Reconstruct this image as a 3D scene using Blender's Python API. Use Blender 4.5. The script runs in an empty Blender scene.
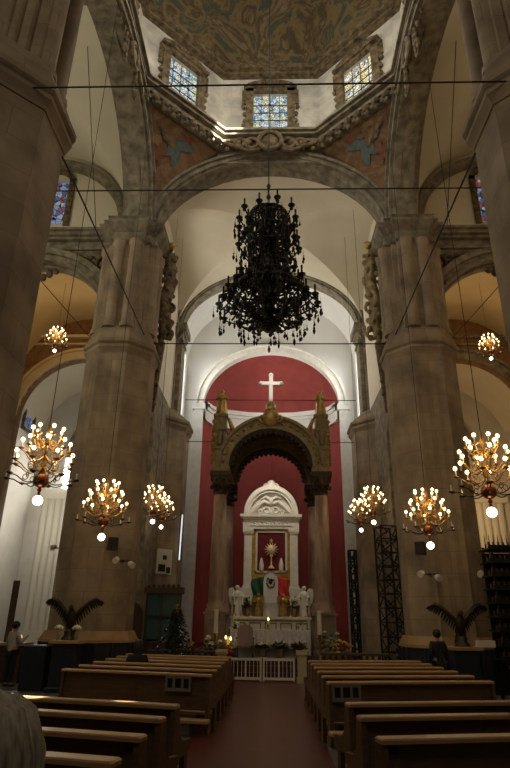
import bpy, math, random
from math import sin, cos, pi, radians, sqrt
from mathutils import Vector, Matrix
random.seed(7)
S = bpy.context.scene
COL = S.collection

# ------------------------------------------------------------------ helpers
class MB:
    """collects verts/faces, then links them as ONE mesh object"""
    def __init__(s): s.v = []; s.f = []; s.sm = []
    def add(s, vs, fs, smooth=False):
        b = len(s.v); s.v += [tuple(p) for p in vs]
        s.f += [tuple(i + b for i in f) for f in fs]; s.sm += [smooth] * len(fs); return s
    def box(s, x0, x1, y0, y1, z0, z1, m=None):
        vs = [(x, y, z) for x in (x0, x1) for y in (y0, y1) for z in (z0, z1)]
        if m is not None: vs = [m @ Vector(p) for p in vs]
        return s.add(vs, [(0, 1, 3, 2), (4, 6, 7, 5), (0, 4, 5, 1), (2, 3, 7, 6), (0, 2, 6, 4), (1, 5, 7, 3)])
    def bev(s, x0, x1, y0, y1, z0, z1, b=.01):
        """box with chamfered vertical and top edges"""
        pts = [(x0+b, y0), (x1-b, y0), (x1, y0+b), (x1, y1-b), (x1-b, y1), (x0+b, y1), (x0, y1-b), (x0, y0+b)]
        cx, cy = (x0+x1)/2, (y0+y1)/2
        ins = [(p[0]+(b if p[0] < cx else -b), p[1]+(b if p[1] < cy else -b)) for p in pts]
        vs = [(x, y, z0) for x, y in pts] + [(x, y, z1-b) for x, y in pts] + [(x, y, z1) for x, y in ins]
        fs = [tuple(range(7, -1, -1)), tuple(range(16, 24))]
        for k in (0, 8):
            fs += [(k+i, k+(i+1) % 8, k+8+(i+1) % 8, k+8+i) for i in range(8)]
        return s.add(vs, fs)
    def prism(s, poly, z0, z1, top=None):
        n = len(poly); top = top or poly
        return s.add([(x, y, z0) for x, y in poly] + [(x, y, z1) for x, y in top],
                     [tuple(range(n-1, -1, -1)), tuple(range(n, 2*n))] + [(i, (i+1) % n, n+(i+1) % n, n+i) for i in range(n)])
    def plate(s, poly, d0, d1, m):
        """outline in (x, z), thickness along y, then transformed"""
        n = len(poly)
        vs = [m @ Vector((x, d0, z)) for x, z in poly] + [m @ Vector((x, d1, z)) for x, z in poly]
        return s.add(vs, [tuple(range(n)), tuple(range(2*n-1, n-1, -1))] + [(i, n+i, n+(i+1) % n, (i+1) % n) for i in range(n)])
    def loft(s, rings, smooth=True, cap=True):
        n = len(rings[0]); vs = [p for r in rings for p in r]; fs = []
        for k in range(len(rings)-1):
            fs += [(k*n+i, k*n+(i+1) % n, (k+1)*n+(i+1) % n, (k+1)*n+i) for i in range(n)]
        s.add(vs, fs, smooth)
        if cap:
            s.add(rings[0], [tuple(range(n-1, -1, -1))]); s.add(rings[-1], [tuple(range(n))])
        return s
    def lathe(s, prof, c=(0, 0, 0), n=16, smooth=True, m=None, ph=0.):
        rings = []
        for r, z in prof:
            ring = [Vector((c[0]+r*cos(2*pi*(i+ph)/n), c[1]+r*sin(2*pi*(i+ph)/n), c[2]+z)) for i in range(n)]
            if m is not None: ring = [m @ p for p in ring]
            rings.append(ring)
        return s.loft(rings, smooth)
    def tube(s, path, r, n=6, smooth=True):
        path = [Vector(p) for p in path]; rr = r if isinstance(r, (list, tuple)) else [r]*len(path)
        rings = []; prev = None
        for i, p in enumerate(path):
            t = (path[min(i+1, len(path)-1)] - path[max(i-1, 0)]).normalized()
            if prev is None:
                a = Vector((0, 0, 1)) if abs(t.z) < .9 else Vector((1, 0, 0))
                u = t.cross(a).normalized()
            else:
                u = (prev - t*prev.dot(t)).normalized()
            prev = u; w = t.cross(u)
            rings.append([p + (u*cos(2*pi*k/n) + w*sin(2*pi*k/n))*rr[i] for k in range(n)])
        return s.loft(rings, smooth)
    def ball(s, c, r, n=10, k=6, sc=(1, 1, 1), m=None):
        rings = []
        for j in range(k+1):
            a = -pi/2 + pi*j/k; q = max(cos(a), .02)
            ring = [Vector((r*sc[0]*q*cos(2*pi*i/n), r*sc[1]*q*sin(2*pi*i/n), r*sc[2]*sin(a))) for i in range(n)]
            if m is not None: ring = [m @ p for p in ring]
            rings.append([p + Vector(c) for p in ring])
        return s.loft(rings, True)
    def grid(s, fn, nu, nv, smooth=True):
        vs = [fn(i/nu, j/nv) for j in range(nv+1) for i in range(nu+1)]
        w = nu+1
        return s.add(vs, [(j*w+i, j*w+i+1, (j+1)*w+i+1, (j+1)*w+i) for j in range(nv) for i in range(nu)], smooth)
    def ring(s, c, R, r, n=20, k=6, axis='z', a0=0, a1=2*pi):
        pts = []
        for i in range(n+1):
            a = a0+(a1-a0)*i/n; x, y = R*cos(a), R*sin(a)
            pts.append({'z': (c[0]+x, c[1]+y, c[2]), 'y': (c[0]+x, c[1], c[2]+y), 'x': (c[0], c[1]+x, c[2]+y)}[axis])
        return s.tube(pts, r, k)
    def arch(s, c, a, b, ta, tb, d0, d1, axis='y', n=28, a0=0., a1=pi, smooth=False):
        """elliptical arch ring: span along x (axis 'y') or y (axis 'x'), thickness d0..d1 along axis"""
        rings = []
        for i in range(n+1):
            t = a0+(a1-a0)*i/n; q = []
            for (A, B, d) in ((a, b, d0), (a+ta, b+tb, d0), (a+ta, b+tb, d1), (a, b, d1)):
                u, z = A*cos(t), c[2]+B*sin(t)
                q.append((c[0]+u, c[1]+d, z) if axis == 'y' else (c[0]+d, c[1]+u, z))
            rings.append(q)
        return s.loft(rings, smooth)
    def wall_arch(s, u0, u1, z0, z1, cu, a, zs, b, d0, d1, axis='y', n=28):
        """wall slab pierced by an arched opening that runs down to z0"""
        P = (lambda u, d, z: (u, d, z)) if axis == 'y' else (lambda u, d, z: (d, u, z))
        def bx(p0, p1, q0, q1):
            vs = [P(u, d, z) for u in (p0, p1) for d in (d0, d1) for z in (q0, q1)]
            s.add(vs, [(0, 1, 3, 2), (4, 6, 7, 5), (0, 4, 5, 1), (2, 3, 7, 6), (0, 2, 6, 4), (1, 5, 7, 3)])
        if cu-a > u0: bx(u0, cu-a, z0, z1)
        if cu+a < u1: bx(cu+a, u1, z0, z1)
        pts = [(cu-a*cos(pi*i/n), zs+b*sin(pi*i/n)) for i in range(n+1)]
        for i in range(n):
            (ua, za), (ub, zb) = pts[i], pts[i+1]
            s.add([P(ua, d0, za), P(ub, d0, zb), P(ub, d0, z1), P(ua, d0, z1), P(ua, d1, za), P(ub, d1, zb), P(ub, d1, z1), P(ua, d1, z1)],
                  [(0, 1, 2, 3), (7, 6, 5, 4), (0, 4, 5, 1), (3, 2, 6, 7)])
        return s
    def build(s, name, mat, parent=None, loc=None, kind=None):
        me = bpy.data.meshes.new(name); me.from_pydata(s.v, [], s.f)
        me.polygons.foreach_set('use_smooth', s.sm); me.materials.append(mat); me.validate(); me.update()
        o = bpy.data.objects.new(name, me); COL.objects.link(o)
        if parent: o.parent = parent
        if loc is not None: o.location = loc
        if kind: o['kind'] = kind
        return o

def tag(o, label, cat, group=None):
    o['label'] = label; o['category'] = cat
    if group: o['group'] = group
    return o
def thing(name, label, cat, loc=(0, 0, 0), rz=0., group=None):
    o = bpy.data.objects.new(name, None); COL.objects.link(o); o.empty_display_size = .2
    o.location = loc; o.rotation_euler = (0, 0, rz); return tag(o, label, cat, group)
def struct(name, mb, mat): return mb.build(name, mat, kind='structure')
KIDS = {}
def dup(root, loc, rz=0., label=None, sc=None):
    if root.name not in KIDS:
        KIDS.clear()
        for o in COL.objects:
            if o.parent: KIDS.setdefault(o.parent.name, []).append(o)
    def cp(o, par):
        c = o.copy(); COL.objects.link(c)
        if par: c.parent = par
        for ch in KIDS.get(o.name, []): cp(ch, c)
        return c
    r = cp(root, None); r.location = loc; r.rotation_euler = (0, 0, rz)
    if label: r['label'] = label
    if sc: r.scale = (sc, sc, sc)
    return r

# ------------------------------------------------------------------ materials
def mat(name, col, rough=.6, metal=0., col2=None, scale=3., bump=0., detail=4., emit=None, es=0., spec=.4, stretch=None):
    m = bpy.data.materials.new(name); m.use_nodes = True; nt = m.node_tree; b = nt.nodes['Principled BSDF']
    b.inputs['Base Color'].default_value = (*col, 1); b.inputs['Roughness'].default_value = rough
    b.inputs['Metallic'].default_value = metal; b.inputs['Specular IOR Level'].default_value = spec
    if col2 or bump:
        tc = nt.nodes.new('ShaderNodeTexCoord'); nz = nt.nodes.new('ShaderNodeTexNoise')
        nz.inputs['Scale'].default_value = scale; nz.inputs['Detail'].default_value = detail
        src = tc.outputs['Object']
        if stretch:
            mp = nt.nodes.new('ShaderNodeMapping'); mp.inputs['Scale'].default_value = stretch
            nt.links.new(src, mp.inputs[0]); src = mp.outputs[0]
        nt.links.new(src, nz.inputs['Vector'])
        if col2:
            r = nt.nodes.new('ShaderNodeValToRGB')
            r.color_ramp.elements[0].position = .32; r.color_ramp.elements[1].position = .68
            r.color_ramp.elements[0].color = (*col, 1); r.color_ramp.elements[1].color = (*col2, 1)
            nt.links.new(nz.outputs[0], r.inputs[0]); nt.links.new(r.outputs[0], b.inputs['Base Color'])
        if bump:
            bp = nt.nodes.new('ShaderNodeBump'); bp.inputs['Strength'].default_value = bump; bp.inputs['Distance'].default_value = .05
            nt.links.new(nz.outputs[0], bp.inputs['Height']); nt.links.new(bp.outputs[0], b.inputs['Normal'])
    if emit:
        b.inputs['Emission Color'].default_value = (*emit, 1); b.inputs['Emission Strength'].default_value = es
        m.cycles.emission_sampling = 'NONE'
    return m
def stone(name, c1, c2, joint, bw=1.1, bh=.55, rough=.75, radial=False):
    """ashlar: horizontal courses from height, blotchy stone tone"""
    m = bpy.data.materials.new(name); m.use_nodes = True; nt = m.node_tree; N = nt.nodes; L = nt.links; b = N['Principled BSDF']
    b.inputs['Roughness'].default_value = rough; b.inputs['Specular IOR Level'].default_value = .25
    tc = N.new('ShaderNodeTexCoord'); sp = N.new('ShaderNodeSeparateXYZ'); L.new(tc.outputs['Object'], sp.inputs[0])
    ad = N.new('ShaderNodeMath'); ad.operation = 'ARCTAN2' if radial else 'ADD'; L.new(sp.outputs[0], ad.inputs[0]); L.new(sp.outputs[1], ad.inputs[1])
    cb = N.new('ShaderNodeCombineXYZ'); L.new(ad.outputs[0], cb.inputs[0]); L.new(sp.outputs[2], cb.inputs[1])
    bk = N.new('ShaderNodeTexBrick'); L.new(cb.outputs[0], bk.inputs['Vector'])
    bk.inputs['Scale'].default_value = 1.; bk.inputs['Brick Width'].default_value = bw; bk.inputs['Row Height'].default_value = bh
    bk.inputs['Mortar Size'].default_value = .008; bk.inputs['Mortar Smooth'].default_value = .6
    bk.inputs['Color1'].default_value = (*c1, 1); bk.inputs['Color2'].default_value = (*c2, 1); bk.inputs['Mortar'].default_value = (*joint, 1)
    nz = N.new('ShaderNodeTexNoise'); nz.inputs['Scale'].default_value = 1.3; nz.inputs['Detail'].default_value = 8; L.new(tc.outputs['Object'], nz.inputs['Vector'])
    r = N.new('ShaderNodeValToRGB'); r.color_ramp.elements[0].color = (.62, .6, .58, 1); r.color_ramp.elements[1].color = (1.25, 1.2, 1.12, 1)
    r.color_ramp.elements[0].position = .3; r.color_ramp.elements[1].position = .7; L.new(nz.outputs[0], r.inputs[0])
    mx = N.new('ShaderNodeMix'); mx.data_type = 'RGBA'; mx.blend_type = 'MULTIPLY'; mx.inputs[0].default_value = 1
    L.new(bk.outputs['Color'], mx.inputs[6]); L.new(r.outputs[0], mx.inputs[7]); L.new(mx.outputs[2], b.inputs['Base Color'])
    bp = N.new('ShaderNodeBump'); bp.inputs['Strength'].default_value = .35; bp.inputs['Distance'].default_value = .04
    L.new(nz.outputs[0], bp.inputs['Height']); L.new(bp.outputs[0], b.inputs['Normal'])
    return m
def glassy(name, cols, es, scale=5.):
    """lit stained glass: leaded cells of several colours"""
    m = bpy.data.materials.new(name); m.use_nodes = True; nt = m.node_tree; N = nt.nodes; L = nt.links; b = N['Principled BSDF']
    tc = N.new('ShaderNodeTexCoord'); vo = N.new('ShaderNodeTexVoronoi'); vo.inputs['Scale'].default_value = scale
    L.new(tc.outputs['Object'], vo.inputs['Vector'])
    sp = N.new('ShaderNodeSeparateColor'); L.new(vo.outputs['Color'], sp.inputs[0])
    r = N.new('ShaderNodeValToRGB'); r.color_ramp.interpolation = 'CONSTANT'
    while len(r.color_ramp.elements) < len(cols): r.color_ramp.elements.new(.5)
    for i, c in enumerate(cols):
        r.color_ramp.elements[i].position = i/len(cols); r.color_ramp.elements[i].color = (*c, 1)
    L.new(sp.outputs[0], r.inputs[0])
    v2 = N.new('ShaderNodeTexVoronoi'); v2.feature = 'DISTANCE_TO_EDGE'; v2.inputs['Scale'].default_value = scale
    L.new(tc.outputs['Object'], v2.inputs['Vector'])
    lt = N.new('ShaderNodeMath'); lt.operation = 'GREATER_THAN'; lt.inputs[1].default_value = .05; L.new(v2.outputs['Distance'], lt.inputs[0])
    mu = N.new('ShaderNodeMath'); mu.operation = 'MULTIPLY'; mu.inputs[1].default_value = es; L.new(lt.outputs[0], mu.inputs[0])
    L.new(r.outputs[0], b.inputs['Emission Color']); L.new(mu.outputs[0], b.inputs['Emission Strength'])
    b.inputs['Base Color'].default_value = (.03, .03, .03, 1); b.inputs['Roughness'].default_value = .2
    m.cycles.emission_sampling = 'NONE'
    return m
def fresco(name, cols, scale=.8):
    """dark painted plaster: swirling patches of several colours"""
    m = bpy.data.materials.new(name); m.use_nodes = True; nt = m.node_tree; N = nt.nodes; L = nt.links; b = N['Principled BSDF']
    tc = N.new('ShaderNodeTexCoord'); nz = N.new('ShaderNodeTexNoise'); nz.inputs['Scale'].default_value = scale
    nz.inputs['Detail'].default_value = 7; nz.inputs['Distortion'].default_value = 1.2; nz.inputs['Roughness'].default_value = .62
    L.new(tc.outputs['Object'], nz.inputs['Vector'])
    r = N.new('ShaderNodeValToRGB')
    while len(r.color_ramp.elements) < len(cols): r.color_ramp.elements.new(.5)
    for i, c in enumerate(cols):
        r.color_ramp.elements[i].position = .3+.42*i/(len(cols)-1); r.color_ramp.elements[i].color = (*c, 1)
    L.new(nz.outputs[0], r.inputs[0]); L.new(r.outputs[0], b.inputs['Base Color']); b.inputs['Roughness'].default_value = .7
    b.inputs['Specular IOR Level'].default_value = .2
    return m

M = {}
M['stone'] = stone('pillar_stone', (.32, .255, .18), (.28, .22, .155), (.20, .16, .12), .785, .62, .75, True)
M['arch'] = mat('arch_stone', (.12, .098, .068), .8, col2=(.30, .255, .18), scale=3.2, bump=.4, detail=9)
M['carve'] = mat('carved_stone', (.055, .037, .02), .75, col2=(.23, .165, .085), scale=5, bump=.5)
M['cream'] = mat('cream_plaster', (.66, .60, .46), .85, col2=(.72, .66, .52), scale=.7, spec=.15)
M['drum'] = stone('drum_blocks', (.66, .64, .58), (.62, .60, .54), (.5, .48, .43), 1.2, .6)
M['ochre'] = mat('ochre_plaster', (.60, .47, .27), .85, col2=(.67, .54, .33), scale=.8, spec=.15)
M['white'] = mat('white_plaster', (.80, .79, .75), .8, col2=(.75, .74, .70), scale=1.2, spec=.2)
M['grey_wall'] = mat('pale_wall', (.55, .53, .48), .85, col2=(.62, .60, .55), scale=1, spec=.15)
M['red'] = mat('red_wall_paint', (.33, .068, .06), .7, col2=(.28, .054, .05), scale=1.5, spec=.2)
M['marble'] = mat('white_marble', (.66, .64, .58), .35, col2=(.78, .76, .71), scale=4)
M['gold'] = mat('gilding', (.50, .33, .10), .35, .8, col2=(.30, .19, .06), scale=9, bump=.3)
M['brass'] = mat('brass', (.34, .20, .06), .36, 1.)
M['copper'] = mat('red_copper', (.26, .085, .03), .3, .8)
M['bronze'] = mat('dark_bronze', (.05, .036, .022), .4, .7)
M['iron'] = mat('black_iron', (.012, .011, .010), .5, .3)
M['crystal'] = mat('dark_crystal', (.012, .010, .008), .22, .2)
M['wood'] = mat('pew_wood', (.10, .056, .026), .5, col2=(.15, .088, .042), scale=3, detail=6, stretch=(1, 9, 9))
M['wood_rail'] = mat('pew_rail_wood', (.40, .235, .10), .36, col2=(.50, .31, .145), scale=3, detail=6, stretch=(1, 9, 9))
M['wood_dark'] = mat('dark_wood', (.05, .03, .018), .5, col2=(.085, .05, .03), scale=4, stretch=(1, 1, 6))
M['wood_lt'] = mat('light_wood', (.40, .25, .12), .5, col2=(.33, .20, .09), scale=4)
M['navy'] = mat('navy_panel', (.010, .014, .026), .5, col2=(.016, .02, .035), scale=6)
M['aisle'] = mat('red_aisle_tile', (.078, .017, .010), .3, col2=(.11, .025, .015), scale=2.5, spec=.5)
M['floor'] = mat('grey_floor_tile', (.11, .105, .10), .4, col2=(.15, .145, .135), scale=2)
M['platform'] = mat('dark_carpet', (.06, .022, .02), .9, col2=(.08, .03, .028), scale=8)
M['ivory'] = mat('ivory_paint', (.62, .59, .5), .45)
M['colmarble'] = mat('brown_marble', (.22, .14, .10), .28, col2=(.36, .25, .18), scale=3, stretch=(2, 2, .6))
M['olive'] = mat('olive_gilt', (.30, .23, .11), .45, .35, col2=(.19, .14, .065), scale=6, bump=.3)
M['gold_pale'] = mat('pale_gold', (.75, .62, .38), .35, .3)
M['ivory2'] = mat('yellowish_stone', (.42, .36, .22), .5)
M['votive'] = mat('yellow_glass', (.7, .42, .03), .2, emit=(1, .55, .08), es=.35)
M['bulb'] = mat('lit_bulb', (1, .9, .7), emit=(1, .74, .36), es=9)
M['globe'] = mat('lit_globe', (1, 1, .95), emit=(1, .93, .74), es=7)
M['flame'] = mat('candle_flame', (1, .8, .4), emit=(1, .62, .22), es=9)
M['candle'] = mat('candle_wax', (.75, .70, .58), .5)
M['black'] = mat('black_plastic', (.015, .015, .016), .5)
M['cloth'] = mat('white_cloth', (.62, .62, .64), .85)
M['lace'] = mat('lace_cloth', (.72, .71, .70), .9, col2=(.58, .57, .57), scale=14)
M['leaf'] = mat('leaf_green', (.035, .075, .02), .6, col2=(.09, .14, .04), scale=9)
M['pine'] = mat('dark_pine', (.012, .022, .014), .7, col2=(.02, .034, .02), scale=9)
M['petal'] = mat('white_petal', (.72, .68, .52), .7)
M['petal_y'] = mat('yellow_petal', (.75, .45, .05), .7)
M['petal_r'] = mat('red_petal', (.45, .04, .04), .7)
M['vase'] = mat('vase_glaze', (.30, .22, .14), .3)
M['green'] = mat('green_flag', (.02, .10, .045), .7)
M['flag_red'] = mat('red_flag', (.55, .045, .03), .7)
M['velvet'] = mat('red_velvet', (.12, .012, .014), .9)
M['skin'] = mat('skin', (.36, .20, .13), .55)
M['hair'] = mat('black_hair', (.012, .010, .009), .5)
M['hair_g'] = mat('greying_hair', (.30, .24, .16), .42, col2=(.62, .54, .40), scale=4, detail=3, stretch=(14, 14, .7))
M['shirt'] = mat('pale_shirt', (.40, .38, .35), .85)
M['trouser'] = mat('dark_trousers', (.015, .015, .018), .85)
M['jacket'] = mat('dark_jacket', (.018, .022, .032), .8)
M['coat'] = mat('black_coat', (.010, .009, .010), .85)
M['jumper'] = mat('brown_jumper', (.09, .06, .045), .85)
M['fix'] = mat('white_fixture', (.65, .62, .55), .5)
M['paint'] = fresco('dome_fresco', [(.05, .05, .03), (.19, .14, .07), (.07, .085, .06), (.25, .17, .08), (.09, .065, .035), (.28, .20, .11), (.06, .08, .07)], .55)
M['paint2'] = fresco('pendentive_fresco', [(.17, .09, .045), (.24, .14, .075), (.15, .085, .045), (.27, .17, .09), (.14, .10, .07)], .9)
M['paint3'] = fresco('brown_mural', [(.15, .08, .035), (.28, .16, .07), (.20, .10, .045), (.36, .22, .09)], 1.2)
M['blue_robe'] = fresco('blue_paint', [(.05, .08, .08), (.12, .15, .14), (.06, .08, .07)], 2.)
M['red_robe'] = fresco('red_paint', [(.14, .04, .025), (.22, .10, .06)], 2.)
M['glass_b'] = glassy('stained_glass_blue', [(.38, .52, .66), (.72, .80, .82), (.16, .30, .50), (.82, .82, .70), (.55, .58, .30), (.66, .74, .80), (.80, .72, .45)], .9, 8.)
M['glass_y'] = glassy('stained_glass_gold', [(.95, .72, .28), (.95, .90, .72), (.55, .5, .35), (.98, .86, .5), (.35, .42, .5), (.95, .92, .8)], 1.0, 8.)
M['glass_d'] = glassy('stained_glass_deep', [(.08, .14, .35), (.25, .33, .55), (.35, .08, .06), (.45, .45, .5), (.06, .10, .2)], .55)
M['glass_w'] = mat('bright_window', (.9, .9, .9), emit=(.95, .97, 1), es=3.)

# ------------------------------------------------------------------ plan of the church
PX, PR = 5.35, 1.22          # pillar axes, radius
NEAR, FAR, MID = 7.9, 18.5, 27.0
APSE = 30.6
SPR, RISE = 15.8, 3.62       # crossing arches
AC, AR = 9.4, 3.1            # aisle centre, aisle arch radius
DCY, DAP = 12.85, 5.05        # drum centre, apothem

# ---- floors
struct('floor_left', MB().box(-15, -1.2, -3, 36, -.3, 0), M['floor'])
struct('floor_right', MB().box(.98, 15, -3, 36, -.3, 0), M['floor'])
struct('floor_aisle', MB().box(-1.2, .98, -3, 36, -.3, 0), M['aisle'])
b = MB(); b.box(-3.9, 3.9, 20.6, 33.5, 0, .18); b.box(-3.6, 3.6, 21.0, 33.5, .18, .36); b.box(-3.3, 3.3, 21.4, 33.5, .36, .54)
struct('floor_altar_platform', b, M['platform'])

# ---- pillars
def octo(R, n=8, fl=0., sub=1):
    p = []
    for i in range(n):
        a0, a1 = 2*pi*(i+.5)/n, 2*pi*(i+1.5)/n
        A = Vector((R*cos(a0), R*sin(a0))); B = Vector((R*cos(a1), R*sin(a1)))
        nrm = ((A+B)/2).normalized()
        for k in range(sub):
            t = k/sub; q = A.lerp(B, t); dd = fl*(1 if k % 2 else 0); p.append((q.x-nrm.x*dd, q.y-nrm.y*dd))
    return p
def sc(poly, k): return [(x*k, y*k) for x, y in poly]
def pillar(label, x, y, upper=True):
    t = thing('stone_pillar', label, 'pillar', (x, y, 0), 0, 'great stone pillars')
    R = PR*(1.03 if 10 < y < 20 else 1.13 if y < 10 else 1.5)
    b = MB(); o = octo(R)
    b.prism(sc(o, 1.04), 0, .35); b.prism(sc(o, 1.04), .35, .5, sc(o, 1.0)); b.build('base', M['stone'], t)
    (MB().prism(o, .5, 10.25, sc(o, .965)) if y < 10 else MB().prism(octo(R, 8, .02, 6), .5, 10.25, sc(octo(R, 8, .02, 6), .985))).build('shaft', M['stone'], t)
    b = MB(); z = 10.2
    for k0, k1, h in ((.985, 1.0, .06), (1.0, 1.06, .14), (1.06, 1.06, .09), (1.03, 1.1, .1), (1.1, 1.1, .12)):
        b.prism(sc(o, k0), z, z+h, sc(o, k1)); z += h
    b.prism(sc(o, 1.08), z, z+.75, sc(o, .86 if y < 20 else .62)); b.build('capital', M['stone'], t)
    if upper:
        q = []
        w, c = .6, .95
        for sx, sy in ((1, 1), (-1, 1), (-1, -1), (1, -1)):
            seg = [(c*sx, w*sy), (.77*sx, w*sy), (.77*sx, .77*sy), (w*sx, .77*sy), (w*sx, c*sy)]
            if sx*sy < 0: seg.reverse()
            q += seg
        b = MB().prism(q, 11.2, 15.0)
        for ux, uy in ((0, -1), (1, 0), (0, 1), (-1, 0)):
            for kk in (-.3, .3): b.lathe([(.27, 11.25), (.27, 11.4), (.21, 11.5), (.2, 14.7), (.26, 14.8), (.26, 14.95)], (ux*.93+uy*kk, uy*.93+ux*kk, 0), 12)
        b.build('upper_pier', M['stone'], t)
        b = MB(); z = 14.9
        for k0, k1, h in ((1.02, 1.1, .08), (1.0, 1.03, .4), (1.05, 1.14, .1), (1.14, 1.3, .2), (1.3, 1.3, .12), (1.24, 1.34, .1)):
            b.prism(sc(q, k0), z, z+h, sc(q, k1)); z += h
        b.build('upper_capital', M['arch'], t)
    return t
pillar('near left stone pillar cut by the left edge of the photo, with faceted capital', -PX+.12, NEAR)
pillar('near right stone pillar cut by the right edge of the photo, with faceted capital', PX-.12, NEAR)
pillar('huge left stone pillar behind the spread-winged eagle, rising to the crossing', -PX, FAR)
pillar('huge right stone pillar behind the standing man in dark jacket', PX, FAR)
pillar('slimmer looking left chancel pillar behind the dark cabinet beside the red apse', -PX-.45, MID)
pillar('slimmer looking right chancel pillar behind the black lattice towers', PX+.45, MID)

# ---- crossing arches, stone bands with mouldings
def cross_arch(name, c, a, b_, axis, d0, d1, mm):
    k = MB(); k.arch(c, a, b_, .22, .22, d0, d1, axis)
    k.arch(c, a+.18, b_+.18, .14, .14, d0-.1, d1+.1, axis)
    k.arch(c, a-.08, b_-.07, .1, .09, d0+.15, d1-.15, axis)
    struct(name, k, mm)
cross_arch('trim_chancel_arch', (0, FAR, SPR), 4.62, RISE, 'y', -.62, .55, M['arch'])
cross_arch('trim_nave_arch', (0, NEAR-.2, SPR), 4.5, RISE, 'y', -.85, .85, M['arch'])
for s_, nm in ((-1, 'left'), (1, 'right')):
    cross_arch('trim_transept_arch_'+nm, (s_*5.15, (NEAR+FAR)/2, SPR), 4.5, RISE+.3, 'x', -.55, .55, M['arch'])
cross_arch('trim_inner_arch', (0, MID, 16.2), 4.75, 3.35, 'y', -.5, .5, M['arch'])

# ---- pendentives (painted)
OCT = [(DAP*cos(a)/cos(pi/8), DCY+DAP*sin(a)/cos(pi/8)) for a in [pi/8+pi/4*i for i in range(8)]]
ZD = 20.0
for sx in (-1, 1):
    for sy in (-1, 1):
        va = (sx*DAP*math.tan(pi/8), DCY+sy*DAP); vb = (sx*DAP, DCY+sy*DAP*math.tan(pi/8))
        def pend(u, v, sx=sx, sy=sy, va=va, vb=vb):
            t = v
            # along each arch's outer line
            th = radians(4 + 66*t)
            A = Vector((sx*4.85*cos(th), DCY+sy*DAP, SPR+.1+(RISE+.3)*sin(th)))
            B = Vector((sx*DAP, DCY+sy*4.85*cos(th), SPR+.1+(RISE+.3)*sin(th)))
            k = t**1.5
            A = A.lerp(Vector((va[0], va[1], ZD-.3)), k); B = B.lerp(Vector((vb[0], vb[1], ZD-.3)), k)
            return A.lerp(B, u)
        nm = {(-1, -1): 'near_left', (1, -1): 'near_right', (-1, 1): 'left', (1, 1): 'right'}[(sx, sy)]
        struct('wall_pendentive_'+nm, MB().grid(pend, 10, 14), M['paint2'])
        if sy > 0:   # painted figures
            for (u0, v0, ru, rv, mm, zz) in ((.40, .60, .17, .13, 'blue_robe', .03), (.6, .47, .10, .07, 'red_robe', .045), (.33, .74, .08, .05, 'red_robe', .04), (.52, .66, .12, .08, 'paint2', .05)):
                def blob(u, v, pend=pend, u0=u0, v0=v0, ru=ru, rv=rv, zz=zz):
                    r = v*(1+.35*sin(5*2*pi*u)+.2*sin(3*2*pi*u+1)); p = pend(u0+ru*r*cos(2*pi*u), v0+rv*r*sin(2*pi*u))
                    return p + Vector((-sx*zz, -sy*zz, -zz*.5))
                struct('trim_painted_figure', MB().grid(blob, 40, 5), M[mm])

# ---- walls that close the crossing above the arches, drum with windows
DZ1 = 24.1
sk_ = MB()
b = MB()
for i in range(8):
    p, q = Vector(OCT[i]), Vector(OCT[(i+1) % 8]); d = (q-p); Ln = d.length; d.normalize(); nrm = Vector((d.y, -d.x))
    ang = math.atan2(d.y, d.x)
    m = Matrix.Translation((p.x, p.y, 0)) @ Matrix.Rotation(ang, 4, 'Z')
    w0, w1, h0, h1 = Ln/2-.8, Ln/2+.8, ZD+.28, 23.0
    zb = ZD-.3
    if i % 2: sk_.box(-.1, Ln+.1, -.3, -.02, ZD-(.9 if abs(OCT[i][0]) < 3 and abs(OCT[(i+1) % 8][0]) < 3 else .4), zb, m)
    for (x0, x1, z0, z1) in ((-.1, w0, zb, DZ1), (w1, Ln+.1, zb, DZ1), (w0, w1, zb, h0), (w0, w1, h1, DZ1)):
        b.box(x0, x1, -.3, 0, z0, z1, m)
struct('wall_drum', b, M['drum']); struct('wall_drum_skirt', sk_, M['arch'])
def scrolls(b, pts, r, tr=None, n=5):
    """little carved volutes and leaves at points"""
    for p in pts:
        p = Vector(p); b.ball(p, r*.8, 8, 4, (1, .8, 1)); 
        for k in range(n):
            a = 2*pi*k/n+random.random(); q = p+Vector((cos(a)*r*1.1, -.02, sin(a)*r*1.1)); b.ball(q, r*.5, 6, 4)
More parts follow.
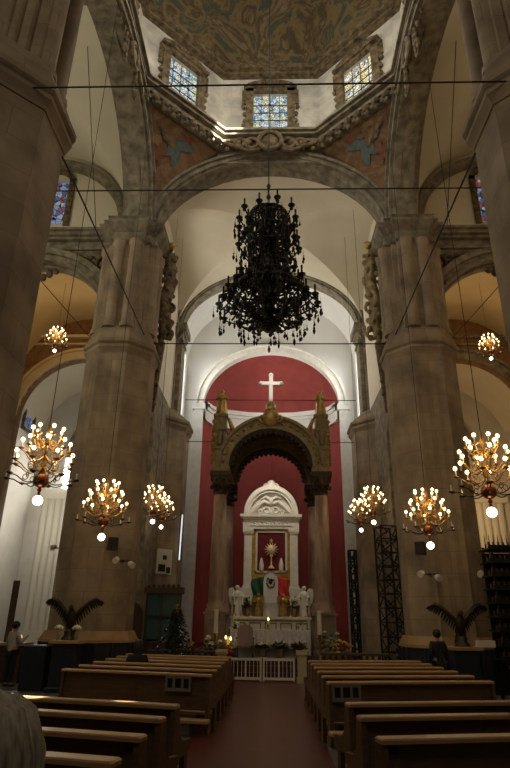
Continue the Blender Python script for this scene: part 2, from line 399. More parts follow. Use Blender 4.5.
for i in range(8):
    p, q = Vector(OCT[i]), Vector(OCT[(i+1) % 8]); d = (q-p); Ln = d.length; d.normalize()
    m = Matrix.Translation((p.x, p.y, 0)) @ Matrix.Rotation(math.atan2(d.y, d.x), 4, 'Z')
    mid_y = (p.y+q.y)/2
    if mid_y < DCY-2 : kind = 'glass_b'
    else: kind = 'glass_y' if (p.x+q.x)/2 > 1 else 'glass_b'
    cx = Ln/2
    pane = MB().box(cx-.8, cx+.8, -.2, -.16, ZD+.28, 23.0, m); w = struct('window_%d' % (i+1), pane, M[kind])
    g = MB()
    for k in range(1, 4): g.box(cx-.8+.4*k-.012, cx-.8+.4*k+.012, -.16, -.13, ZD+.28, 23.0, m)
    for k in range(1, 6): g.box(cx-.8, cx+.8, -.16, -.13, ZD+.28+.43*k-.012, ZD+.28+.43*k+.012, m)
    g.build('glazing_bars', M['iron'], w)
    # carved surround with ears, keystone and an arched head
    f = MB()
    for sx in (-1, 1):
        x0, x1 = sorted((cx+sx*.72, cx+sx*1.05)); f.box(x0, x1, -.02, .16, ZD+.35, 23.2, m)
        x0, x1 = sorted((cx+sx*.98, cx+sx*1.22)); f.box(x0, x1, -.02, .1, ZD+.4, ZD+1.15, m); f.box(x0, x1, -.02, .1, 22.3, 23.1, m)
        for k in range(7): f.ball(m @ Vector((cx+sx*(1.12+.05*sin(k*2)), .1, ZD+.5+.4*k)), .1, 6, 4)
    f.box(cx-1.05, cx+1.05, -.02, .16, 22.98, 23.2, m)
    f.box(cx-1.15, cx+1.15, -.02, .24, 23.15, 23.28, m)
    n = 14; poly = [(cx-1.1*cos(pi*k/n), 23.28+.42*sin(pi*k/n)) for k in range(n+1)]
    f.plate(poly, .0, .14, m)
    for k in range(7): f.ball(m @ Vector((cx-.9+.3*k, .14, 23.38+.12*sin(pi*k/6))), .09, 6, 4)
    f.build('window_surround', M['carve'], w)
# drum cornice: stepped, with brackets below
b = MB()
def octring(r0, r1, z0, z1):
    o = [Vector((x, y-DCY)) for x, y in OCT]
    rg = []
    for (r, z) in ((r0, z0), (r1, z0), (r1, z1), (r0, z1)): rg.append([(p.x*r, p.y*r+DCY, z) for p in o])
    for k in range(4):
        A, B = rg[k], rg[(k+1) % 4]
        b.add(A+B, [(i, (i+1) % 8, 8+(i+1) % 8, 8+i) for i in range(8)])
octring(.93, 1.06, ZD-.1, ZD+.08); octring(.89, 1.06, ZD+.08, ZD+.2); octring(.865, 1.06, ZD+.2, ZD+.3); octring(.95, 1.06, ZD-.32, ZD-.1)
struct('trim_drum_cornice', b, M['arch'])
b = MB()
for i in range(8):
    p, q = Vector(OCT[i]), Vector(OCT[(i+1) % 8])
    for k in range(9):
        c = p.lerp(q, (k+.5)/9); c = Vector((c.x*.935, (c.y-DCY)*.935+DCY))
        b.ball((c.x, c.y, ZD-.22), .17, 7, 5, (1, 1, .9)); b.ball((c.x*1.01, (c.y-DCY)*1.01+DCY, ZD-.46), .11, 6, 4)
struct('trim_drum_brackets', b, M['carve'])
# central carved cartouche over the chancel arch
b = MB(); cz = 19.72; cy = 17.5
b.ball((0, cy, cz), .42, 12, 8, (1, .5, 1.1)); b.ring((0, cy-.18, cz), .45, .09, 18, 6, 'y')
for sx in (-1, 1):
    b.ring((sx*.72, cy, cz), .26, .09, 14, 6, 'y'); b.ring((sx*1.25, cy, cz+.03), .2, .08, 14, 6, 'y'); b.tube([(sx*.4, cy, cz-.3), (sx*.9, cy, cz-.38), (sx*1.5, cy, cz-.12), (sx*1.9, cy, cz+.05)], .08)
struct('trim_cartouche', b, M['carve'])
# dome: eight-sided painted vault
b = MB(); rings = []
for k in range(9):
    a = pi/2*k/9; r = 1.02*cos(a)**.9
    rings.append([(x*r, (y-DCY)*r+DCY, DZ1+6.2*sin(a)) for x, y in OCT])
b.loft(rings, False, False); b.add(rings[-1], [tuple(range(8))])
struct('ceiling_dome', b, M['paint'])
b = MB(); octring(.9, 1.06, DZ1-.12, DZ1+.12); octring(.94, 1.06, DZ1-.25, DZ1-.12); struct('trim_dome_base', b, M['carve'])

# ---- groin vaults
def groin(x0, x1, y0, y1, zs, r1, r2, name, mm, n=28):
    cx, cy, a, c = (x0+x1)/2, (y0+y1)/2, (x1-x0)/2, (y1-y0)/2
    b = MB()
    for d in range(4):
        def fn(u, v, d=d):
            q = sin(pi/2*v); t = sin(pi/2*(2*u-1))*q
            p_, q_ = [(t, q), (-t, -q), (q, -t), (-q, t)][d]
            return (cx+a*p_, cy+c*q_, zs+r1*sqrt(max(0, 1-t*t)))
        b.grid(fn, n, n)
    return struct(name, b, mm)
groin(-4.95, 4.95, FAR+.45, MID-.4, SPR+.1, 3.75, 3.75, 'ceiling_chancel', M['cream'])
def barrel(u, v): return (-4.95*cos(pi*u), MID+.4+(APSE-MID-.3)*v, 16.0+4.1*sin(pi*u))
struct('ceiling_sanctuary', MB().grid(barrel, 30, 2), M['white'])
for s_, nm in ((-1, 'left'), (1, 'right')):
    xs = sorted((s_*(PX+.6), s_*12.9))
    groin(xs[0], xs[1], NEAR-1.3, FAR+1.0, 16.75, 4.2, 4.2, 'ceiling_transept_'+nm, M['cream'])

# ---- chancel side walls, sanctuary, apse
for s_, nm in ((-1, 'left'), (1, 'right')):
    xs = sorted((s_*4.95, s_*5.6))
    b = MB(); y0, y1, w0, w1, h0, h1 = FAR+.9, APSE, 28.1, 29.9, 11.9, 16.2
    b.box(*xs, 26.2, w0, 0, 20.6); b.box(*xs, w1, y1, 0, 20.6); b.box(*xs, w0, w1, 0, h0); b.box(*xs, w0, w1, h1, 20.6)
    struct('wall_chancel_'+nm, b, M['white'])
    struct('wall_choir_'+nm, MB().wall_arch(y0, 26.2, 0, 11.4, 21.7, 1.3, 8.5, 1.3, xs[0], xs[1], 'x'), M['arch'])
    struct('wall_choir_upper_'+nm, MB().box(*xs, y0, 26.2, 11.4, 20.6), M['cream'])
    w = struct('window_%d' % (9 if s_ < 0 else 10), MB().box(*sorted((s_*5.3, s_*5.34)), w0, w1, h0, h1), M['glass_w'])
    b = MB()
    for k in range(1, 4): b.box(*sorted((s_*5.26, s_*5.3)), w0+.45*k-.015, w0+.45*k+.015, h0, h1)
    for k in range(1, 8): b.box(*sorted((s_*5.26, s_*5.3)), w0, w1, h0+.54*k-.015, h0+.54*k+.015)
    b.build('glazing_bars', M['iron'], w)
    b = MB()   # stone pilasters carrying the inner arch, responds by the apse
    b.box(*sorted((s_*4.62, s_*5.0)), MID-.5, MID+.5, 11.3, 15.9); b.box(*sorted((s_*4.5, s_*5.05)), MID-.65, MID+.65, 15.7, 15.85); b.box(*sorted((s_*4.4, s_*5.05)), MID-.75, MID+.75, 15.85, 16.25)
    b.box(*sorted((s_*4.55, s_*5.05)), MID-.6, MID+.6, 15.2, 15.32)
    struct('trim_pilaster_'+nm, b, M['arch'])
b = MB(); b.wall_arch(-5.6, 5.6, 0, 21, 0.05, 3.95, 13.2, 3.45, APSE, APSE+.5)
struct('wall_apse_front', b, M['white'])
b = MB(); b.arch((.05, APSE, 13.2), 3.9, 3.4, .5, .5, -.16, .1, 'y', 36); b.arch((.05, APSE, 13.2), 4.25, 3.75, .15, .15, -.26, .1, 'y', 36)
for s_ in (-1, 1):
    x0, x1 = sorted((.05+s_*3.9, .05+s_*4.4)); b.box(x0, x1, APSE-.16, APSE+.1, 0, 13.2)
    x0, x1 = sorted((.05+s_*3.8, .05+s_*4.5)); b.box(x0, x1, APSE-.24, APSE+.2, 12.9, 13.25)
struct('trim_apse_arch', b, M['marble'])
AN = 8
apoly = [(.05-4.0*cos(pi*i/AN), APSE+.45+2.1*sin(pi*i/AN)) for i in range(AN+1)]
b = MB()
for i in range(AN):
    (xa, ya), (xb, yb) = apoly[i], apoly[i+1]; b.add([(xa, ya, 0), (xb, yb, 0), (xb, yb, 13.3), (xa, ya, 13.3)], [(0, 1, 2, 3)])
def hd(u, v):
    a = pi*u; h = pi/2*v; return (.05-4.0*cos(a)*cos(h), APSE+.45+2.1*sin(a)*cos(h), 13.3+3.5*sin(h))
b.grid(hd, 24, 14)
struct('wall_apse', b, M['red'])
b = MB()
for (k0, k1, z0, z1) in ((.89, 1, 13.3, 13.45), (.93, 1, 13.1, 13.3), (.96, 1, 12.55, 13.1), (.94, 1, 12.45, 12.55), (.93, 1, 13.45, 13.6)):
    vs = []
    for x, y in apoly:
        vs += [(.05+(x-.05)*k0, APSE+.45+(y-APSE-.45)*k0, z0), (.05+(x-.05)*k0, APSE+.45+(y-APSE-.45)*k0, z1), (x, y, z1), (x, y, z0)]
    b.add(vs, [f for i in range(AN) for f in ((4*i, 4*i+4, 4*i+5, 4*i+1), (4*i+1, 4*i+5, 4*i+6, 4*i+2), (4*i+3, 4*i+7, 4*i+4, 4*i))])
struct('trim_apse_cornice', b, M['white'])

# ---- transepts and aisles, both sides
WY = FAR+.75
for s_, nm in ((-1, 'left'), (1, 'right')):
    L = (s_ < 0); cx = s_*AC
    xs = sorted((s_*5.2, s_*13.0))
    b = MB().wall_arch(xs[0], xs[1], 0, 16.3, cx, AR, 12.1, AR, WY, WY+.7)
    struct('wall_transept_'+nm, b, M['arch'])
    # upper wall with a lancet window in the lunette
    wx0, wx1, wz0, wz1 = AC-.62, AC+.62, 17.2, 19.6
    b = MB()
    for (u0, u1, z0, z1) in ((5.2, wx0, 16.3, 22), (wx1, 13.0, 16.3, 22), (wx0, wx1, 16.3, wz0), (wx0, wx1, wz1, 22)):
        x0, x1 = sorted((s_*u0, s_*u1)); b.box(x0, x1, WY+.1, WY+.7, z0, z1)
    struct('wall_lunette_'+nm, b, M['cream'])
    x0, x1 = sorted((s_*wx0, s_*wx1))
    w = struct('window_%d' % (11 if L else 12), MB().box(x0, x1, WY+.3, WY+.34, wz0, wz1), M['glass_d'])
    b = MB()
    for sx in (-1, 1): b.box(cx+sx*.72-.12, cx+sx*.72+.12, WY, WY+.3, wz0-.1, wz1)
    b.arch((cx, WY, wz1-.2), .62, .5, .24, .24, 0, .3); b.build('window_surround', M['carve'], w)
    # cornice, lunette moulding, arch mouldings, keystone
    b = MB(); x0, x1 = sorted((s_*5.2, s_*13.0))
    b.box(x0, x1, WY-.45, WY+.1, 16.5, 16.62); b.box(x0, x1, WY-.35, WY+.1, 16.32, 16.5); b.box(x0, x1, WY-.12, WY, 15.75, 15.9); b.box(x0, x1, WY-.2, WY+.1, 16.2, 16.32)
    struct('trim_transept_cornice_'+nm, b, M['arch'])
    b = MB().arch((cx, WY, 16.65), AR, 3.45, .32, .32, -.3, .15); struct('trim_lunette_arch_'+nm, b, M['arch'])
    b = MB(); b.arch((cx, WY, 12.1), AR, AR, .3, .3, -.16, 0); b.arch((cx, WY, 12.1), AR+.28, AR+.28, .26, .26, -.28, 0); b.arch((cx, WY, 12.1), AR-.02, AR-.02, .1, .1, -.24, .0)
    b.arch((cx, WY, 12.1), AR-.1, AR-.1, .12, .12, .2, .5)
    struct('trim_aisle_arch_'+nm, b, M['arch'])
    b = MB()  # carved reliefs in the spandrels
    for sx in (-1, 1):
        px_, pz = cx+sx*2.75, 15.05
        b.ring((px_, WY-.06, pz), .42, .08, 16, 6, 'y'); b.ball((px_, WY-.03, pz), .3, 10, 6, (1, .4, 1.1))
        for k in range(9):
            a = 2*pi*k/9; b.ball((px_+.55*cos(a), WY-.02, pz+.55*sin(a)), .12, 6, 4)
        b.tube([(px_+sx*.1, WY-.05, pz-.6), (px_+sx*.3, WY-.05, pz-1.1), (px_+sx*.42, WY-.05, pz-1.7), (px_+sx*.35, WY-.05, pz-2.2)], [.12, .1, .08, .04])
        b.tube([(px_-sx*.6, WY-.05, pz+.3), (px_-sx*1.1, WY-.05, pz+.48), (px_-sx*1.7, WY-.05, pz+.5)], [.1, .08, .04])
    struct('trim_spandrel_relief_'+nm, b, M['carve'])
    b = MB()  # drooping carved keystone fringe seen inside the arch head
    for k in range(5): b.ball((cx-.5+.25*k, WY+.45, 12.1+AR-.12-.16*(2-abs(k-2))), .15, 7, 5, (1, .8, 1.2))
    struct('trim_keystone_'+nm, b, M['carve'])
    # side aisle bay beyond: ochre vault, painted wall with arch, pale chapel behind
    AY = 26.
    mo = M['ochre']
    def av(u, v, cx=cx): return (cx-3.5*cos(pi*u), WY+.65+(AY-WY-.6)*v, 12.6+3.7*sin(pi*u))
    struct('ceiling_aisle_'+nm, MB().grid(av, 24, 2), mo)
    b = MB().wall_arch(*sorted((s_*5.4, s_*13.0)), 0, 16.6, cx, AR, 10.9, AR, AY, AY+.5); struct('wall_aisle_'+nm, b, M['paint3'])
    b = MB(); b.arch((cx, AY, 10.9), AR, AR, .42, .42, -.15, .1); b.arch((cx, AY, 10.9), AR+.38, AR+.38, .14, .14, -.25, .1)
    x0, x1 = sorted((s_*5.6, s_*12.9)); b.box(x0, x1, AY-.2, AY, 15.15, 15.3); b.box(x0, x1, AY-.14, AY, 14.75, 14.85)
    struct('trim_chapel_arch_'+nm, b, M['ochre'] if L else M['arch'])
    CY = 34.
    b = MB(); x0, x1 = sorted((s_*5.0, s_*15.0)); b.box(x0, x1, CY, CY+.4, 0, 16)
    struct('wall_chapel_'+nm, b, M['grey_wall'])
    def cv(u, v, cx=cx): return (s_*10.1-4.7*cos(pi*u), AY+.4+(CY-AY-.4)*v, 11.4+4.6*sin(pi*u))
    struct('ceiling_chapel_'+nm, MB().grid(cv, 20, 2), M['cream'])
    b = MB()
    x0, x1 = sorted((s_*12.9, s_*13.4)); b.box(x0, x1, -3, AY+.5, 0, 22); x0, x1 = sorted((s_*14.6, s_*15)); b.box(x0, x1, AY, CY, 0, 17); b.box(*sorted((s_*13.0, s_*15)), AY, AY+.5, 0, 17)
    struct('wall_outer_'+nm, b, M['grey_wall'])
    x0, x1 = sorted((s_*5.6, s_*5.9)); struct('wall_inner_'+nm, MB().box(x0, x1, AY, CY, 0, 16.6), M['grey_wall'])
    # engaged clustered pilaster and ribs on the chapel wall
    b = MB(); pxx = s_*13.5
    for k in range(5): b.lathe([(.22, 0), (.22, 8.3)], (pxx - s_*.4*k, CY-.12, 0), 10)
    b.box(*sorted((pxx+s_*.4, pxx-s_*2.2)), CY-.5, CY, 8.3, 8.7); b.box(*sorted((pxx+s_*.4, pxx-s_*2.2)), CY-.45, CY, 0, 1.)
    struct('trim_clustered_pilaster_'+nm, b, M['ivory'])
    b = MB(); b.arch((cx, CY, 10.9), 2.9, 3.2, .4, .4, -.3, .0); struct('trim_chapel_rib_'+nm, b, M['arch'])
    # chapel stained window on the outer wall, seen at a slant
    x0, x1 = sorted((s_*14.55, s_*14.6))
    w = struct('window_%d' % (13 if L else 14), MB().box(x0, x1, 31.2, 32.6, 12, 14.4), M['glass_d'])
    b = MB(); 
    for yy in (31.2, 32.6): b.box(*sorted((s_*14.45, s_*14.6)), yy-.08, yy+.08, 11.9, 14.5)
    for zz in (12, 14.4): b.box(*sorted((s_*14.45, s_*14.6)), 31.1, 32.7, zz-.08, zz+.08)
    b.build('window_surround', M['carve'], w)
    # back wall of the transept behind the near pillar
    x0, x1 = sorted((s_*5.4, s_*13.0)); struct('wall_nave_'+nm, MB().box(x0, x1, NEAR-1.7, NEAR-1.2, 0, 22), M['grey_wall'])
# bright window in the left chapel behind the brass chandelier
w = struct('window_15', MB().box(-12.7, -11.9, 33.92, 33.98, 9.0, 11.6), M['glass_w'])
MB().box(-12.32, -12.28, 33.88, 33.92, 9.0, 11.6).box(-12.7, -11.9, 33.88, 33.92, 10.28, 10.32).build('glazing_bars', M['iron'], w)


# ================================================================== THINGS
# ---- pews
PL = 2.9
def make_pew(label):
    t = thing('wooden_pew', label, 'pew', (0, 0, 0), 0, 'wooden pews in the nave')
    h = PL/2
    b = MB(); b.box(-h+.06, h-.06, -.02, .02, .36, .86)
    for x in (-h+.06, -.05, h-.16): b.box(x, x+.1, -.035, .03, .34, .86)
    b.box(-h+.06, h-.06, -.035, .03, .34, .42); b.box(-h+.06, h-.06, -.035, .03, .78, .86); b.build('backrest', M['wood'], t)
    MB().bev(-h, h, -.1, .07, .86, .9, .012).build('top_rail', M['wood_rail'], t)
    MB().bev(-h+.05, h-.05, .02, .44, .42, .46, .012).build('seat', M['wood'], t)
    mz = Matrix.Rotation(pi/2, 4, 'Z')
    for s_ in (-1, 1):
        poly = [(-.08, 0), (.05, 0), (.05, .36), (.28, .36), (.29, 0), (.42, 0), (.38, .1), (.38, .38), (.45, .42), (.45, .5), (.2, .52), (.1, .6), (.06, .86), (-.08, .86)]
        x = s_*(h-.03); MB().plate(poly, -.03, .03, Matrix.Translation((x, 0, 0)) @ mz).build('end_frame', M['wood'], t)
    k = MB().bev(-h-.08, h+.08, -.42, -.2, .2, .25, .012)
    k.build('kneeler', M['wood_rail'], t)
    for x in (-h+.2, 0, h-.2):
        MB().box(x-.03, x+.03, -.36, -.1, .02, .2).build('kneeler_support', M['wood_dark'], t)
    return t
ROT = radians(13)
lrows = [4.55, 5.42, 6.35, 7.25, 11.05, 12.05, 13.05, 14.05, 15.05, 16.05]
rrows = [5.55, 6.7, 7.7, 10.2, 11.2, 12.2, 13.2, 14.2, 15.2]
lt = ['wooden pew nearest the camera on the left, cut by the bottom edge', 'second wooden pew from the camera on the left of the red aisle', 'third wooden pew from the camera on the left of the red aisle',
      'left pew with bright glints on its rail, last before the open gap', 'left pew with the grey three-holed box on its back, first beyond the gap',
      'left pew directly in front of the one with the three-holed box', 'pew on the left where the hunched person in black sits', 'left pew just in front of the hunched person in black',
      'second left pew from the altar', 'left pew nearest the altar and the dark cabinet']
rt = ['wooden pew nearest the camera on the right, with a plain dark back', 'second wooden pew from the camera on the right of the red aisle', 'third wooden pew on the right, its rail end catching glints',
      'right pew with the grey three-holed box on its back, first beyond the gap', 'right pew directly in front of the one with the three-holed box', 'third right pew counted from the three-holed box towards the altar',
      'fourth right pew counted from the three-holed box towards the altar', 'second right pew from the altar', 'right pew nearest the altar and the black lattice tower']
pew = make_pew(lt[0])
def pw(side, y, label, first=False):
    cx = (.93*side if side < 0 else 1.01) + side*cos(ROT)*PL/2
    loc = (cx, y+sin(ROT)*PL/2, 0)
    if first: pew.location = loc; pew.rotation_euler = (0, 0, side*ROT); return pew
    return dup(pew, loc, side*ROT, label)
for i, y in enumerate(lrows): pw(-1, y, lt[i], i == 0)
for i, y in enumerate(rrows): pw(1, y, rt[i])
def pew_box(label, x, y, rz):
    t = thing('offering_box', label, 'box', (x, y, .62), rz)
    b = MB(); b.box(-.24, .24, -.06, -.01, 0, .05); b.box(-.24, .24, -.06, -.01, .2, .26)
    for x in (-.24, -.1, .06, .2): b.box(x, x+.04, -.06, -.01, .05, .2)
    b.build('case', M['grey_box'], t); MB().box(-.23, .23, -.02, -.005, .02, .24).build('backing', M['black'], t)
M['grey_box'] = mat('grey_painted_box', (.20, .18, .15), .6)
pew_box('grey box with three square holes on a left pew back', -1.5, 11.05-.035+.57*sin(ROT), -ROT)
pew_box('grey box with three square holes on a right pew back', 1.3, 10.2-.035+.3*sin(ROT), ROT)

# ---- brass chandeliers
def make_chand(label):
    t = thing('brass_chandelier', label, 'chandelier', (0, 0, 0), 0, 'lit brass chandeliers')
    b = MB().lathe([(.02, .1), (.05, .14), (.03, .2), (.06, .3), (.03, .38), (.045, .5), (.025, .58), (.05, .68), (.025, .8), (.04, .9), (.02, 1.0), (.03, 1.06), (.012, 1.12)], n=12); b.build('stem', M['brass'], t)
    MB().ball((0, 0, 0), .14, 16, 10, (1, 1, .95)).lathe([(.02, -.13), (.045, -.17), (.02, -.21), (.03, -.25), (.012, -.29)], n=10).build('ball', M['copper'], t)
    MB().ball((0, 0, -.36), .088, 14, 10).build('globe_lamp', M['globe'], t)
    for (n, r, zb, z0, lit, off) in ((8, .62, .16, .04, 0, .2), (8, .52, .44, .24, 1, 0), (8, .42, .70, .44, 1, .5), (7, .28, .95, .68, 1, 0)):
        for k in range(n):
            a = 2*pi*(k+off)/n; u = Vector((cos(a), sin(a), 0))
            b = MB(); path = []
            for j in range(9):
                q = j/8; path.append(u*(.03+(r-.03)*q) + Vector((0, 0, z0-.11*sin(pi*min(1, q*1.25))*(1 if q < .8 else .9)+(zb-.16-z0)*q**3)))
            b.tube(path, .011, 5); e = path[-1]
            b.lathe([(.012, 0), (.055, .02), (.06, .035), (.02, .04)], e, 10)
            b.ring(tuple(u*(r*.45)+Vector((0, 0, z0+.02))), .05, .008, 10, 4, 'x' if abs(u.y) > abs(u.x) else 'y')
            arm = b.build('arm', M['brass'] if lit else M['bronze'], t)
            MB().lathe([(.015, .04), (.015, .15)], e, 8).build('candle', M['candle'], arm)
            if lit: MB().ball(tuple(e+Vector((0, 0, .185))), .034, 10, 7, (1, 1, 1.15)).build('bulb', M['bulb'], arm)
    return t
ch_spots = [(-4.06, 10, 4.06, 1, 18.6, 'largest lit brass chandelier, left of the huge left pillar by the bright window'),
            (3.93, 10, 3.93, 1, 18.6, 'largest lit brass chandelier, by the right edge of the photo'),
            (-4.02, 14, 3.95, 1, 18.9, 'lit brass chandelier in front of the huge left pillar'),
            (4.03, 14.5, 3.9, 1, 18.9, 'lit brass chandelier in front of the huge right pillar'),
            (-4.12, 20.3, 5.28, .92, 18.7, 'small lit chandelier half hidden by the edge of the huge left pillar'),
            (-4.4, 23.4, 5.55, .92, 19.55, 'small lit chandelier in front of the left chancel pillar, above the white sign'),
            (3.75, 20.6, 5.38, .92, 18.9, 'small lit chandelier, upper one of the pair beside the black lattice towers'),
            (3.72, 23.4, 5.5, .9, 19.55, 'small lit chandelier, lower one of the pair nearest the red apse'),
            (-9.62, 22.5, 13.05, .82, 16.28, 'distant lit chandelier under the left aisle arch'),
            (9.62, 22.5, 12.7, .82, 16.28, 'distant lit chandelier under the right aisle arch')]
ch = make_chand(ch_spots[0][5]); ch.location = ch_spots[0][:3]
allch = [ch]
for x, y, z, s_, top, lb in ch_spots[1:]: allch.append(dup(ch, (x, y, z), random.uniform(0, 1), lb, s_))
for o, (x, y, z, s_, top, lb) in zip(allch, ch_spots):
    MB().tube([(0, 0, 1.1), (0, 0, (top-z)/s_)], .008, 5).build('cable', M['iron'], o)

# ---- the giant dark central chandelier
t = thing('crystal_chandelier', 'giant unlit dark crystal chandelier hanging in the middle of the crossing', 'chandelier', (.0, 12.7, 8.2))
MB().lathe([(.05, .3), (.16, .5), (.08, .8), (.22, 1.2), (.3, 1.6), (.2, 2.0), (.3, 2.4), (.16, 2.8), (.26, 3.2), (.12, 3.7), (.2, 4.0), (.06, 4.3), (.03, 4.6)], n=14).build('stem', M['crystal'], t)
MB().tube([(0, 0, 4.5), (0, 0, 21.4)], .018, 6).lathe([(.03, 4.5), (.07, 4.6), (.03, 4.7), (.03, 4.9), (.06, 5.0), (.02, 5.1)]).build('cable', M['iron'], t)
for (R, z, r) in ((.5, 3.95, .05), (.56, 3.35, .06), (.54, 2.85, .045), (.5, 2.3, .05), (.62, 1.9, .05), (.95, 1.45, .06), (.5, 1.0, .05)):
    MB().ring((0, 0, z), R, r, 28, 6).build('hoop', M['crystal'], t)
def carm(u, r, z0, z1, curl):
    b = MB(); pts = []
    for j in range(10):
        q = j/9; pts.append(u*(.12+(r-.12)*q)+Vector((0, 0, z0+(z1-z0)*q-.22*sin(pi*q)*curl)))
    b.tube(pts, [.035-.015*j/9 for j in range(10)], 5); e = pts[-1]
    b.lathe([(.02, 0), (.09, .03), (.1, .06), (.03, .07), (.025, .2), (.03, .3), (.005, .34)], e, 8)
    b.ball(tuple(e+Vector((0, 0, -.06))), .055, 6, 4); b.ball(tuple(pts[5]), .06, 6, 4)
    return b, e
random.seed(3); ends = []
for (n, r, z0, z1, curl, off) in ((10, .78, 3.55, 3.85, 1.3, 0), (10, .8, 3.05, 3.35, 1.3, .3), (10, .8, 2.6, 2.85, 1.2, .1), (8, .5, 2.0, 2.3, 1, .4), (12, .8, 1.75, 1.95, 1, 0), (14, 1.08, 1.35, 1.5, 1, .5), (14, 1.28, .95, 1.05, 1.1, 0), (10, .85, .75, .8, 1.2, .3)):
    for k in range(n):
        a = 2*pi*(k+off)/n; b, e = carm(Vector((cos(a), sin(a), 0)), r*random.uniform(.93, 1.04), z0, z1+random.uniform(-.08, .08), curl)
        b.build('arm', M['crystal'], t); ends.append(e)
def pendant(b, p, L, r):
    b.lathe([(.004, L), (.004, L*.55), (r*.6, L*.5), (.006, L*.42), (r, L*.2), (r*.7, L*.1), (.004, 0)], (p[0], p[1], p[2]-L), 5)
rim = MB(); cnt = 0
for e in ends:
    for k in range(4):
        a = random.uniform(0, 2*pi); q = (e.x+.13*cos(a), e.y+.13*sin(a), e.z-.03)
        L = random.uniform(.3, .62)
        if k == 0: b = MB(); pendant(b, q, L, .045); b.build('pendant', M['crystal'], t)
        else: pendant(rim, q, L*.8, .036)
def chains(b, R0, z0, R1, z1, n, sag):
    for k in range(n):
        a = 2*pi*(k+random.random()*.4)/n
        for j in range(9):
            q = j/8; r = R0+(R1-R0)*q; b.ball((r*cos(a), r*sin(a), z0+(z1-z0)*q-sag*sin(pi*q)), .034, 5, 3)
chains(rim, .12, 4.3, .5, 3.95, 20, .08); chains(rim, .5, 3.95, .56, 3.35, 30, 0); chains(rim, .56, 3.35, .54, 2.85, 34, 0); chains(rim, .54, 2.85, .5, 2.3, 28, .05)
chains(rim, .5, 2.3, .62, 1.9, 36, 0); chains(rim, .62, 1.9, .95, 1.45, 40, .05); chains(rim, .95, 1.45, 1.25, 1.1, 26, .05); chains(rim, .95, 1.45, .5, .9, 20, .1); chains(rim, .5, 1.0, .06, .35, 26, .08)
for k in range(80):
    a = random.uniform(0, 2*pi); z = random.uniform(1.3, 4.1); R = (.3+.95*max(0, 1-(z-.75)/1.3)) if z < 1.9 else (.45 if z < 2.5 else .62)
    r = R*sqrt(random.random()); pendant(rim, (r*cos(a), r*sin(a), z+.2), random.uniform(.25, .5), .04)
rim.build('crystal_fringe', M['crystal'], t, kind='stuff')

# ---- tie rods and slanting stay cables
def rod(name, label, cat, a, b_, r, grp=None):
    a = Vector(a); b_ = Vector(b_); o = MB().tube([(0, 0, 0), b_-a], r, 6).build(name, M['iron'], None, a); return tag(o, label, cat, grp)
rod('tie_rod', 'topmost black tie rod crossing the dome windows', 'rod', (-5.35, 7.1, 10.42), (5.35, 7.1, 10.42), .016)
rod('tie_rod', 'black tie rod crossing just above the giant dark chandelier', 'rod', (-5.2, 9.4, 10.15), (5.2, 9.4, 10.15), .014)
rod('tie_rod', 'black tie rod between the two huge pillars, below the giant chandelier', 'rod', (-4.2, 18.2, 10.95), (4.2, 18.2, 10.95), .02)
rod('tie_rod', 'black tie rod crossing the red apse at the height of the white cross', 'rod', (-4.3, 26.6, 12.0), (4.3, 26.6, 12.0), .02)
rod('tie_rod', 'lowest black tie rod crossing the apse behind the crown of the altar canopy', 'rod', (-4.3, 26.9, 9.9), (4.3, 26.9, 9.9), .02)
rod('stay_cable', 'slanting cable from the near left pillar towards the huge left pillar', 'cable', (-3.9, 8.2, 9.9), (-4.35, 17.4, 10.9), .02)
rod('stay_cable', 'slanting cable from the near right pillar towards the huge right pillar', 'cable', (3.9, 8.2, 9.9), (4.35, 17.4, 10.9), .02)
rod('stay_cable', 'thin cable slanting across the pale vault left of the dome', 'cable', (-6.6, 14, 20.85), (-7.2, 19.0, 16.55), .014)
rod('stay_cable', 'thin cable slanting across the brown vault right of the dome', 'cable', (6.6, 14, 20.85), (7.2, 19.0, 16.55), .014)
rod('stay_cable', 'thin cable slanting down beside the distant left aisle chandelier', 'cable', (-10.6, 21.5, 16.05), (-6.0, 21.5, 11.0), .018)
rod('stay_cable', 'thin cable slanting down beside the distant right aisle chandelier', 'cable', (10.6, 21.5, 16.05), (6.0, 21.5, 11.0), .018)

# ---- gilded carved brackets on the crossing piers, facing the chancel
for s_, lb in ((-1, 'tall dark gilded carved bracket on the huge left pillar top'), (1, 'tall gilded carved bracket with angel head on the huge right pillar top')):
    t = thing('carved_bracket', lb, 'carving', (s_*4.2, 19.4, 11.6))
    b = MB(); random.seed(5)
    b.tube([(0, 0, 0), (-s_*.12, 0, .8), (0, 0, 1.8), (-s_*.2, 0, 2.6), (-s_*.1, 0, 3.7), (0, 0, 4.4)], [.1, .24, .3, .26, .24, .1], 8)
    for k in range(46):
        z = .2+4.1*k/46; a = k*2.4; b.ball((cos(a)*.27-s_*.08, sin(a)*.25, z), random.uniform(.08, .15), 6, 4)
    for z in (.35, 1.5, 2.7): b.ring((-s_*.25, -.05, z), .2, .07, 12, 5, 'y')
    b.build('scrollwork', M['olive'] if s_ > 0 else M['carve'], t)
    MB().ball((-s_*.15, -.15, 4.35), .17, 10, 8).ball((-s_*.15, -.05, 4.5), .2, 8, 5, (1.2, .5, .6)).build('cherub_head', M['gold'], t)
    b = MB().tube([(0, 0, 0), (s_*.05, 0, -1.4), (s_*.1, .1, -2.8)], [.2, .14, .06], 8)
    for k in range(14): b.ball((.08*cos(k*2.)+s_*.03, -.12+.05*sin(k), -.1-.19*k), .11-.004*k, 6, 4)
    b.build('pendant_drop', M['carve'], t)
